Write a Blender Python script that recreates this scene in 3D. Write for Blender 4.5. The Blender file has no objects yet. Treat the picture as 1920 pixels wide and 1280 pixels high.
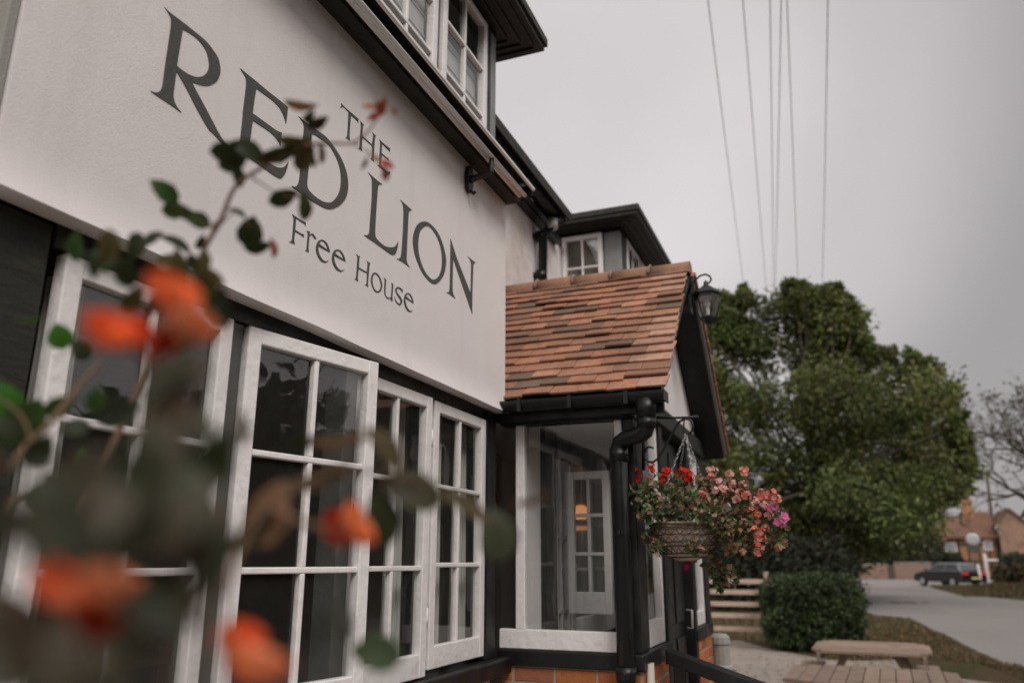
import bpy, math, random
from mathutils import Vector, Matrix
from mathutils.geometry import tessellate_polygon
from mathutils import noise as mnoise

random.seed(7)
rad = math.radians
sc = bpy.context.scene
COL = sc.collection

# ---------------------------------------------------------------- camera
CAM = Vector((0.0, 0.0, 1.45))
YAW, PITCH, ROLL, FPX = rad(21.638), rad(15.512), rad(0.10), 1483.87     # FPX: focal length in pixels of a 1920 px wide frame
FWD = Vector((math.cos(YAW)*math.cos(PITCH), math.sin(YAW)*math.cos(PITCH), math.sin(PITCH)))
R0 = Vector((math.sin(YAW), -math.cos(YAW), 0.0))
U0 = R0.cross(FWD)
RGT = R0*math.cos(ROLL) + U0*math.sin(ROLL)
UPV = U0*math.cos(ROLL) - R0*math.sin(ROLL)
cd = bpy.data.cameras.new("camera")
cam = bpy.data.objects.new("camera", cd)
COL.objects.link(cam)
cam.matrix_world = Matrix(((RGT.x, UPV.x, -FWD.x, CAM.x), (RGT.y, UPV.y, -FWD.y, CAM.y), (RGT.z, UPV.z, -FWD.z, CAM.z), (0, 0, 0, 1)))
cd.sensor_width = 36.0
cd.lens = 36.0*FPX/1920
cd.clip_start = 0.05
cd.clip_end = 3000
cd.dof.use_dof = True
cd.dof.focus_distance = 3.2
cd.dof.aperture_fstop = 1.65
cd.dof.aperture_blades = 0
sc.camera = cam

# ---------------------------------------------------------------- light
SUN_DIR = Vector((-0.60, -0.62, 0.80)).normalized()        # towards the sun, behind the thin cloud
w = bpy.data.worlds.new("World"); sc.world = w; w.use_nodes = True
nt = w.node_tree; nd = nt.nodes; lk = nt.links
bg = nd["Background"]
sky = nd.new("ShaderNodeTexSky"); sky.sky_type = 'NISHITA'; sky.sun_disc = False
sky.sun_elevation = math.asin(SUN_DIR.z); sky.sun_rotation = math.atan2(SUN_DIR.x, SUN_DIR.y)
sky.air_density = 1.2; sky.dust_density = 4.0
tc = nd.new("ShaderNodeTexCoord")
nrm = nd.new("ShaderNodeVectorMath"); nrm.operation = 'NORMALIZE'
lk.new(tc.outputs["Generated"], nrm.inputs[0])
dot = nd.new("ShaderNodeVectorMath"); dot.operation = 'DOT_PRODUCT'
lk.new(nrm.outputs[0], dot.inputs[0]); dot.inputs[1].default_value = Vector((0.80, 0.27, 0.53)).normalized()   # thinnest part of the cloud ahead
ramp = nd.new("ShaderNodeValToRGB")
r = ramp.color_ramp; r.interpolation = 'EASE'
r.elements[0].position = 0.0; r.elements[0].color = (11.0, 10.3, 10.1, 1)
r.elements[1].position = 0.985; r.elements[1].color = (6.1, 5.72, 5.74, 1)
e = r.elements.new(0.70); e.color = (3.0, 2.84, 2.81, 1)
e = r.elements.new(0.40); e.color = (8.5, 7.95, 7.8, 1)
e = r.elements.new(0.84); e.color = (2.95, 2.79, 2.77, 1)
e = r.elements.new(0.93); e.color = (4.9, 4.58, 4.58, 1)
lk.new(dot.outputs["Value"], ramp.inputs[0])
cn = nd.new("ShaderNodeTexNoise"); cn.inputs["Scale"].default_value = 1.7; cn.inputs["Detail"].default_value = 5
lk.new(nrm.outputs[0], cn.inputs["Vector"])
mr = nd.new("ShaderNodeMapRange"); mr.inputs["To Min"].default_value = 0.90; mr.inputs["To Max"].default_value = 1.08
mr.inputs["From Min"].default_value = 0.3; mr.inputs["From Max"].default_value = 0.7
lk.new(cn.outputs["Fac"], mr.inputs["Value"])
mul = nd.new("ShaderNodeVectorMath"); mul.operation = 'SCALE'
lk.new(ramp.outputs[0], mul.inputs[0]); lk.new(mr.outputs[0], mul.inputs["Scale"])
mix = nd.new("ShaderNodeMix"); mix.data_type = 'RGBA'; mix.inputs[0].default_value = 0.94
lk.new(sky.outputs[0], mix.inputs[6]); lk.new(mul.outputs[0], mix.inputs[7])
lk.new(mix.outputs[2], bg.inputs["Color"])
bg.inputs["Strength"].default_value = 0.10
sd = bpy.data.lights.new("sun", 'SUN'); sd.energy = 1.5; sd.angle = rad(24); sd.color = (1.0, 0.95, 0.90)
so = bpy.data.objects.new("sun", sd); COL.objects.link(so)
so.rotation_euler = SUN_DIR.to_track_quat('Z', 'Y').to_euler()
sc.view_settings.view_transform = 'Standard'; sc.view_settings.look = 'None'
sc.view_settings.exposure = 0.30; sc.view_settings.gamma = 1.0
sc.cycles.use_denoising = True
sc.cycles.max_bounces = 8; sc.cycles.transparent_max_bounces = 24
sc.cycles.caustics_reflective = False; sc.cycles.caustics_refractive = False

# ---------------------------------------------------------------- helpers
def ray(px, py):
    return FWD + RGT*((px-960)/FPX) + UPV*((640-py)/FPX)
def at(px, py, dist):                       # a point in the place, seen in that direction, dist metres away
    return CAM + ray(px, py).normalized()*dist
def atx(px, py, x):
    d = ray(px, py); return CAM + d*((x-CAM.x)/d.x)
def aty(px, py, y):
    d = ray(px, py); return CAM + d*((y-CAM.y)/d.y)
def atz(px, py, z):
    d = ray(px, py); return CAM + d*((z-CAM.z)/d.z)
def V(*a): return Vector(a)

class MB:
    """collects faces for ONE mesh object"""
    def __init__(s):
        s.v = []; s.f = []; s.m = []; s.c = []; s.sm = []; s.M = None; s.cur = (1, 1, 1); s.mat = 0; s.smooth = False
    def vert(s, p):
        p = Vector(p)
        if s.M is not None: p = s.M @ p
        s.v.append(p); s.c.append(s.cur); return len(s.v)-1
    def face(s, idx):
        s.f.append(tuple(idx)); s.m.append(s.mat); s.sm.append(s.smooth)
    def poly(s, pts):
        s.face([s.vert(p) for p in pts])
    def box(s, x0, x1, y0, y1, z0, z1):
        q = [s.vert(p) for p in ((x0,y0,z0),(x1,y0,z0),(x1,y1,z0),(x0,y1,z0),(x0,y0,z1),(x1,y0,z1),(x1,y1,z1),(x0,y1,z1))]
        for a in ((0,3,2,1),(4,5,6,7),(0,1,5,4),(1,2,6,5),(2,3,7,6),(3,0,4,7)): s.face([q[i] for i in a])
    def prism(s, prof, a, b, axes):          # profile (p,q) swept from a to b; axes: function (t,p,q) -> point
        n = len(prof)
        A = [s.vert(axes(a, *p)) for p in prof]; B = [s.vert(axes(b, *p)) for p in prof]
        for i in range(n):
            j = (i+1) % n; s.face((A[i], A[j], B[j], B[i]))
        s.face(A[::-1]); s.face(B)
    def tube(s, path, r, seg=8, cap=True):
        path = [Vector(p) for p in path]; n = len(path); rings = []
        rr = r if isinstance(r, (list, tuple)) else [r]*n
        up = Vector((0, 0, 1)); prev = None
        for i, p in enumerate(path):
            d = (path[min(i+1, n-1)] - path[max(i-1, 0)])
            if d.length < 1e-9: d = Vector((0, 0, 1))
            d.normalize()
            if prev is None:
                a = d.cross(up)
                if a.length < 1e-3: a = d.cross(Vector((1, 0, 0)))
            else:
                a = prev - d*prev.dot(d)
                if a.length < 1e-6: a = d.orthogonal()
            a.normalize(); prev = a; b = d.cross(a)
            rings.append([s.vert(p + (a*math.cos(t) + b*math.sin(t))*rr[i]) for t in [2*math.pi*k/seg for k in range(seg)]])
        osm = s.smooth; s.smooth = True
        for i in range(n-1):
            for k in range(seg):
                l = (k+1) % seg; s.face((rings[i][k], rings[i][l], rings[i+1][l], rings[i+1][k]))
        s.smooth = osm
        if cap:
            s.face(rings[0][::-1]); s.face(rings[-1])
    def lathe(s, prof, c, seg=16, rot=0.0, sx=1.0, sy=1.0):  # prof: (radius, z)
        c = Vector(c); rings = []
        for (r, z) in prof:
            rings.append([s.vert(c + Vector((r*sx*math.cos(rot+2*math.pi*k/seg), r*sy*math.sin(rot+2*math.pi*k/seg), z))) for k in range(seg)])
        for i in range(len(prof)-1):
            for k in range(seg):
                l = (k+1) % seg; s.face((rings[i][k], rings[i][l], rings[i+1][l], rings[i+1][k]))
        s.face(rings[0][::-1]); s.face(rings[-1])
    def ring(s, c, R, r, n, seg=16, q=6, rough=0.0):         # torus round normal n
        c = Vector(c); n = Vector(n).normalized(); a = n.orthogonal().normalized(); b = n.cross(a)
        pts = [c + (a*math.cos(2*math.pi*k/seg) + b*math.sin(2*math.pi*k/seg))*(R + random.uniform(-rough, rough)) + n*random.uniform(-rough, rough) for k in range(seg)]
        pts += pts[:1]; s.tube(pts, r, q, cap=False)
    def build(s, name, mats, parent=None, bevel=0.0, seg=1, label=None, smooth_angle=None):
        me = bpy.data.meshes.new(name)
        off = Vector((0, 0, 0)); p = parent
        while p is not None: off = off + p.location; p = p.parent
        me.from_pydata([tuple(v-off) for v in s.v], [], s.f)
        if not isinstance(mats, (list, tuple)): mats = [mats]
        for m in mats: me.materials.append(m)
        me.polygons.foreach_set("material_index", s.m)
        me.polygons.foreach_set("use_smooth", s.sm)
        at_ = me.attributes.new("Col", 'FLOAT_COLOR', 'POINT')
        flat = []
        for c in s.c: flat.extend((c[0], c[1], c[2], 1.0))
        at_.data.foreach_set("color", flat)
        me.update()
        o = bpy.data.objects.new(name, me); COL.objects.link(o)
        if parent is not None: o.parent = parent
        if bevel > 0:
            b = o.modifiers.new("bevel", 'BEVEL'); b.width = bevel; b.segments = seg; b.limit_method = 'ANGLE'; b.angle_limit = rad(40)
        if label: o['label'] = label
        return o

def tag(o, label=None, cat=None, group=None, kind=None):
    if label: o['label'] = label
    if cat: o['category'] = cat
    if group: o['group'] = group
    if kind: o['kind'] = kind
    return o
def thing(name, loc, label, cat, group=None):
    o = bpy.data.objects.new(name, None); COL.objects.link(o); o.location = loc; o.empty_display_size = 0.1
    return tag(o, label, cat, group)
def copy_tree(o, parent=None):
    c = o.copy(); COL.objects.link(c); c.parent = parent
    for ch in list(o.children): copy_tree(ch, c)
    return c

# ---------------------------------------------------------------- materials
def mat(name, col, rough=0.6, bump=None, mottle=None, attr=False, spec=0.5, metal=0.0, trans=0.0, coat=0.0, gloss_var=None):
    m = bpy.data.materials.new(name); m.use_nodes = True
    n = m.node_tree.nodes; l = m.node_tree.links; p = n["Principled BSDF"]
    p.inputs["Roughness"].default_value = rough; p.inputs["Metallic"].default_value = metal
    p.inputs["Specular IOR Level"].default_value = spec
    p.inputs["Coat Weight"].default_value = coat
    p.inputs["Base Color"].default_value = (*col, 1)
    src = None
    geo = n.new("ShaderNodeTexCoord")
    if attr:
        a = n.new("ShaderNodeAttribute"); a.attribute_name = "Col"; src = a.outputs["Color"]
        mx = n.new("ShaderNodeMix"); mx.data_type = 'RGBA'; mx.blend_type = 'MULTIPLY'; mx.inputs[0].default_value = 1
        mx.inputs[6].default_value = (*col, 1); l.new(src, mx.inputs[7]); src = mx.outputs[2]
    if mottle:                                            # (scale, amount, other colour)
        for (scl, lo, hi, oc, am, *st) in mottle:
            t = n.new("ShaderNodeTexNoise"); t.inputs["Scale"].default_value = scl; t.inputs["Detail"].default_value = 6; t.inputs["Roughness"].default_value = 0.65
            mpn = n.new("ShaderNodeMapping"); mpn.inputs["Scale"].default_value = st[0] if st else (1, 1, 1)
            l.new(geo.outputs["Object"], mpn.inputs["Vector"]); l.new(mpn.outputs[0], t.inputs["Vector"])
            mrn = n.new("ShaderNodeMapRange"); mrn.inputs["From Min"].default_value = lo; mrn.inputs["From Max"].default_value = hi
            mrn.inputs["To Max"].default_value = am
            l.new(t.outputs["Fac"], mrn.inputs["Value"])
            mx = n.new("ShaderNodeMix"); mx.data_type = 'RGBA'; l.new(mrn.outputs[0], mx.inputs[0])
            if src is None: mx.inputs[6].default_value = (*col, 1)
            else: l.new(src, mx.inputs[6])
            mx.inputs[7].default_value = (*oc, 1); src = mx.outputs[2]
    if src is not None: l.new(src, p.inputs["Base Color"])
    if bump:
        prev = None
        for (scl, dist, stretch) in bump:
            t = n.new("ShaderNodeTexNoise"); t.inputs["Scale"].default_value = scl; t.inputs["Detail"].default_value = 4
            mp = n.new("ShaderNodeMapping"); mp.inputs["Scale"].default_value = stretch
            l.new(geo.outputs["Object"], mp.inputs["Vector"]); l.new(mp.outputs[0], t.inputs["Vector"])
            b = n.new("ShaderNodeBump"); b.inputs["Strength"].default_value = 1.0; b.inputs["Distance"].default_value = dist
            l.new(t.outputs["Fac"], b.inputs["Height"])
            if prev is not None: l.new(prev, b.inputs["Normal"])
            prev = b.outputs[0]
        l.new(prev, p.inputs["Normal"])
    if gloss_var:
        t = n.new("ShaderNodeTexNoise"); t.inputs["Scale"].default_value = gloss_var[0]; t.inputs["Detail"].default_value = 5
        l.new(geo.outputs["Object"], t.inputs["Vector"])
        mrn = n.new("ShaderNodeMapRange"); mrn.inputs["To Min"].default_value = gloss_var[1]; mrn.inputs["To Max"].default_value = gloss_var[2]
        mrn.inputs["From Min"].default_value = 0.3; mrn.inputs["From Max"].default_value = 0.7
        l.new(t.outputs["Fac"], mrn.inputs["Value"]); l.new(mrn.outputs[0], p.inputs["Roughness"])
    if trans > 0:
        tb = n.new("ShaderNodeBsdfTranslucent")
        if src is not None: l.new(src, tb.inputs["Color"])
        else: tb.inputs["Color"].default_value = (*col, 1)
        ms = n.new("ShaderNodeMixShader"); ms.inputs[0].default_value = trans
        l.new(p.outputs[0], ms.inputs[1]); l.new(tb.outputs[0], ms.inputs[2])
        l.new(ms.outputs[0], n["Material Output"].inputs["Surface"])
    return m
def glass(name, tint=(0.93, 0.95, 0.94), ior=1.6, wob=0.0, haze=0.028):
    m = bpy.data.materials.new(name); m.use_nodes = True
    n = m.node_tree.nodes; l = m.node_tree.links; n.remove(n["Principled BSDF"])
    g = n.new("ShaderNodeBsdfGlossy"); g.inputs["Roughness"].default_value = 0.015; g.inputs["Color"].default_value = (0.95, 0.95, 0.95, 1)
    t = n.new("ShaderNodeBsdfTransparent"); t.inputs["Color"].default_value = (*tint, 1)
    fr = n.new("ShaderNodeFresnel"); ge = n.new("ShaderNodeNewGeometry"); mn = n.new("ShaderNodeMapRange")
    mn.inputs["To Min"].default_value = ior; mn.inputs["To Max"].default_value = 1/ior; l.new(ge.outputs["Backfacing"], mn.inputs["Value"]); l.new(mn.outputs[0], fr.inputs["IOR"])
    ms = n.new("ShaderNodeMixShader")
    dd = n.new("ShaderNodeBsdfDiffuse"); dd.inputs["Color"].default_value = (.55, .52, .48, 1); dm = n.new("ShaderNodeMixShader"); dm.inputs[0].default_value = haze  # even pale haze mixed in to lift the dark panes
    l.new(t.outputs[0], dm.inputs[1]); l.new(dd.outputs[0], dm.inputs[2])
    l.new(fr.outputs[0], ms.inputs[0]); l.new(dm.outputs[0], ms.inputs[1]); l.new(g.outputs[0], ms.inputs[2])
    l.new(ms.outputs[0], n["Material Output"].inputs["Surface"])
    if wob:
        geo = n.new("ShaderNodeTexCoord"); tx = n.new("ShaderNodeTexNoise"); tx.inputs["Scale"].default_value = 6.0
        l.new(geo.outputs["Object"], tx.inputs["Vector"])
        b = n.new("ShaderNodeBump"); b.inputs["Distance"].default_value = wob; l.new(tx.outputs["Fac"], b.inputs["Height"])
        l.new(b.outputs[0], g.inputs["Normal"])
    return m
def emit(name, col, s):
    m = bpy.data.materials.new(name); m.use_nodes = True
    p = m.node_tree.nodes["Principled BSDF"]; p.inputs["Base Color"].default_value = (*col, 1)
    p.inputs["Emission Color"].default_value = (*col, 1); p.inputs["Emission Strength"].default_value = s
    return m
ONE = (1, 1, 1)
M_PLASTER = mat("white_plaster", (0.78, 0.735, 0.73), 0.9, bump=[(210, 0.0014, ONE), (5, 0.003, ONE)], mottle=[(1.3, 0.45, 0.8, (0.62, 0.58, 0.565), 0.4), (5.0, 0.53, 0.78, (0.58, 0.535, 0.50), 0.35, (1, 1, 0.10)), (26, 0.64, 0.8, (0.60, 0.57, 0.55), 0.25), (9, 0.735, 0.75, (0.35, 0.33, 0.31), 0.5)], spec=0.2)
M_STAINED = mat("stained_plaster", (0.76, 0.715, 0.71), 0.9, bump=[(220, 0.0022, ONE), (9, 0.010, ONE)], mottle=[(1.1, 0.47, 0.62, (0.52, 0.43, 0.38), 0.7)], spec=0.2)
M_GREYWALL = mat("shade_grey_plaster", (0.30, 0.295, 0.27), 0.9, bump=[(120, 0.003, ONE)], spec=0.2)  # shade of the bay's side face is put into this grey
M_WHITE = mat("white_gloss_paint", (0.83, 0.795, 0.79), 0.42, bump=[(35, 0.0035, ONE), (7, 0.008, ONE)], mottle=[(14, 0.56, 0.78, (0.56, 0.53, 0.50), 0.55), (60, 0.68, 0.8, (0.30, 0.26, 0.22), 0.4)])
M_BLACK = mat("black_gloss_paint", (0.010, 0.0097, 0.009), 0.35, bump=[(6, 0.006, ONE), (45, 0.0015, ONE)], mottle=[(24, 0.69, 0.78, (0.16, 0.145, 0.12), 0.65), (4, 0.5, 0.75, (0.03, 0.029, 0.026), 0.8)], gloss_var=(9, 0.3, 0.6), spec=0.35)
M_BLACKP = mat("black_plastic", (0.010, 0.010, 0.0095), 0.3, bump=[(14, 0.002, ONE)], mottle=[(22, 0.64, 0.75, (0.085, 0.078, 0.066), 0.5)], gloss_var=(12, 0.25, 0.5), spec=0.4)
M_DKWOOD = mat("dark_painted_timber", (0.024, 0.023, 0.018), 0.6, bump=[(10, 0.004, (1, 5, 5)), (60, 0.002, ONE)], mottle=[(9, 0.52, 0.75, (0.065, 0.062, 0.038), 0.6)], spec=0.35)
M_GREYPAINT = mat("grey_paint", (0.085, 0.085, 0.078), 0.5, bump=[(30, 0.004, ONE)], mottle=[(25, 0.6, 0.75, (0.03, 0.03, 0.028), 0.8)])
M_BOARD = mat("grey_board", (0.24, 0.245, 0.24), 0.6, bump=[(30, 0.003, (4, 4, 1))], mottle=[(3, 0.5, 0.7, (0.17, 0.175, 0.165), 0.7)])
M_LETTER = mat("dark_grey_lettering", (0.062, 0.060, 0.055), 0.6, bump=[(220, 0.0025, ONE)], mottle=[(130, 0.5, 0.72, (0.13, 0.125, 0.115), 0.7)])
M_GLASS = glass("window_glass", wob=0.0012)
M_GLASSU = glass("upper_window_glass", ior=2.1, wob=0.004)
M_GLASSD = glass("porch_glass", wob=0.001, haze=0.03)
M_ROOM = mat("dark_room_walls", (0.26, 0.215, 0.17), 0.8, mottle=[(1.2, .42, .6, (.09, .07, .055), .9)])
M_CURTAIN = mat("pale_curtain", (0.72, 0.70, 0.67), 0.9, bump=[(40, 0.01, (3, 3, 0.2))], trans=0.25)
M_SHEET = mat("white_sheet", (0.74, 0.73, 0.72), 0.8, bump=[(30, 0.003, (0.2, 0.2, 3))], trans=0.2)
M_TILE = mat("clay_tiles", (1, 1, 1), 0.85, attr=True, bump=[(60, 0.004, ONE), (11, 0.008, ONE)], mottle=[(24, 0.50, 0.74, (0.16, 0.09, 0.06), 0.6), (70, 0.60, 0.75, (0.46, 0.31, 0.22), 0.4), (2.6, 0.45, 0.68, (0.17, 0.105, 0.075), 0.65), (45, 0.66, 0.74, (0.30, 0.30, 0.22), 0.5)], spec=0.25)
M_BRICK = mat("orange_brick", (1, 1, 1), 0.85, attr=True, bump=[(90, 0.003, ONE), (20, 0.006, ONE)], mottle=[(30, 0.5, 0.75, (0.28, 0.09, 0.035), 0.6)], spec=0.25)
M_MORTAR = mat("mortar", (0.36, 0.30, 0.24), 0.95, bump=[(120, 0.004, ONE)], spec=0.1)
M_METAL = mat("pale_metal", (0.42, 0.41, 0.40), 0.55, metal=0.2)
M_IRON = mat("black_iron", (0.012, 0.012, 0.012), 0.4, bump=[(90, 0.002, ONE)], spec=0.5)
M_CHAIN = mat("galvanised_chain", (0.50, 0.50, 0.50), 0.35, metal=0.9)
M_LANTGLASS = glass("lantern_glass", (0.97, 0.97, 0.97), 1.45, haze=0.1)
M_SLABS = mat("terrace_paving", (0.285, 0.25, 0.215), 0.9, bump=[(60, 0.004, ONE)], mottle=[(1.2, 0.45, 0.7, (0.20, 0.178, 0.155), 0.7), (22, 0.58, 0.75, (0.17, 0.145, 0.12), 0.5)], spec=0.2)
M_GROUND = mat("leaf_litter_ground", (0.085, 0.062, 0.036), 0.95, bump=[(18, 0.05, ONE), (90, 0.02, ONE)], mottle=[(0.9, 0.48, 0.62, (0.045, 0.060, 0.022), 0.8), (14, 0.55, 0.7, (0.15, 0.105, 0.06), 0.7)], spec=0.1)
M_ROAD = mat("road_asphalt", (0.23, 0.215, 0.205), 0.9, bump=[(60, 0.01, ONE)], mottle=[(0.35, 0.45, 0.7, (0.20, 0.19, 0.18), 0.8), (30, 0.6, 0.75, (0.34, 0.32, 0.30), 0.5)], spec=0.2)
M_LEAF = mat("rose_leaf", (1, 1, 1), 0.5, attr=True, trans=0.38, spec=.3, bump=[(160, 0.0012, ONE)])
M_PETAL = mat("petal", (1, 1, 1), 0.6, attr=True, trans=0.4, spec=0.2)
M_CANE = mat("rose_cane", (0.16, 0.075, 0.04), 0.6, mottle=[(30, 0.45, 0.65, (0.06, 0.07, 0.025), 0.8)])
M_FOL = mat("tree_leaves", (1, 1, 1), 0.55, attr=True, trans=0.3)
M_BARK = mat("bark", (0.075, 0.058, 0.043), 0.95, bump=[(14, 0.05, (1, 1, 0.3))], mottle=[(8, 0.5, 0.7, (0.035, 0.03, 0.022), 0.7)])
M_OLDWOOD = mat("weathered_wood", (0.46, 0.35, 0.28), 0.85, bump=[(10, 0.008, (1, 8, 8)), (60, 0.003, (1, 6, 6))], mottle=[(7, 0.5, 0.72, (0.20, 0.14, 0.10), 0.7)], spec=0.2)
M_TABLE = mat("picnic_table_wood", (0.31, 0.235, 0.185), 0.75, bump=[(9, 0.008, (1, 9, 9)), (60, 0.003, (1, 6, 6))], mottle=[(5, 0.48, 0.72, (0.165, 0.115, 0.08), 0.85), (60, .60, .75, (.10, .08, .06), .5, (.15, 1, 1))], attr=True, spec=0.3)
M_STONE = mat("grey_post_stone", (0.36, 0.35, 0.32), 0.9, bump=[(40, 0.006, ONE)], mottle=[(9, 0.5, 0.7, (0.20, 0.20, 0.17), 0.7)])
M_WICKER = mat("wicker", (0.115, 0.07, 0.04), 0.7, bump=[(90, 0.003, ONE)], mottle=[(26, 0.5, 0.7, (0.07, 0.04, 0.022), 0.8)])
M_LINER = mat("basket_liner", (0.62, 0.53, 0.45), 0.8, bump=[(50, 0.004, ONE)])
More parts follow.
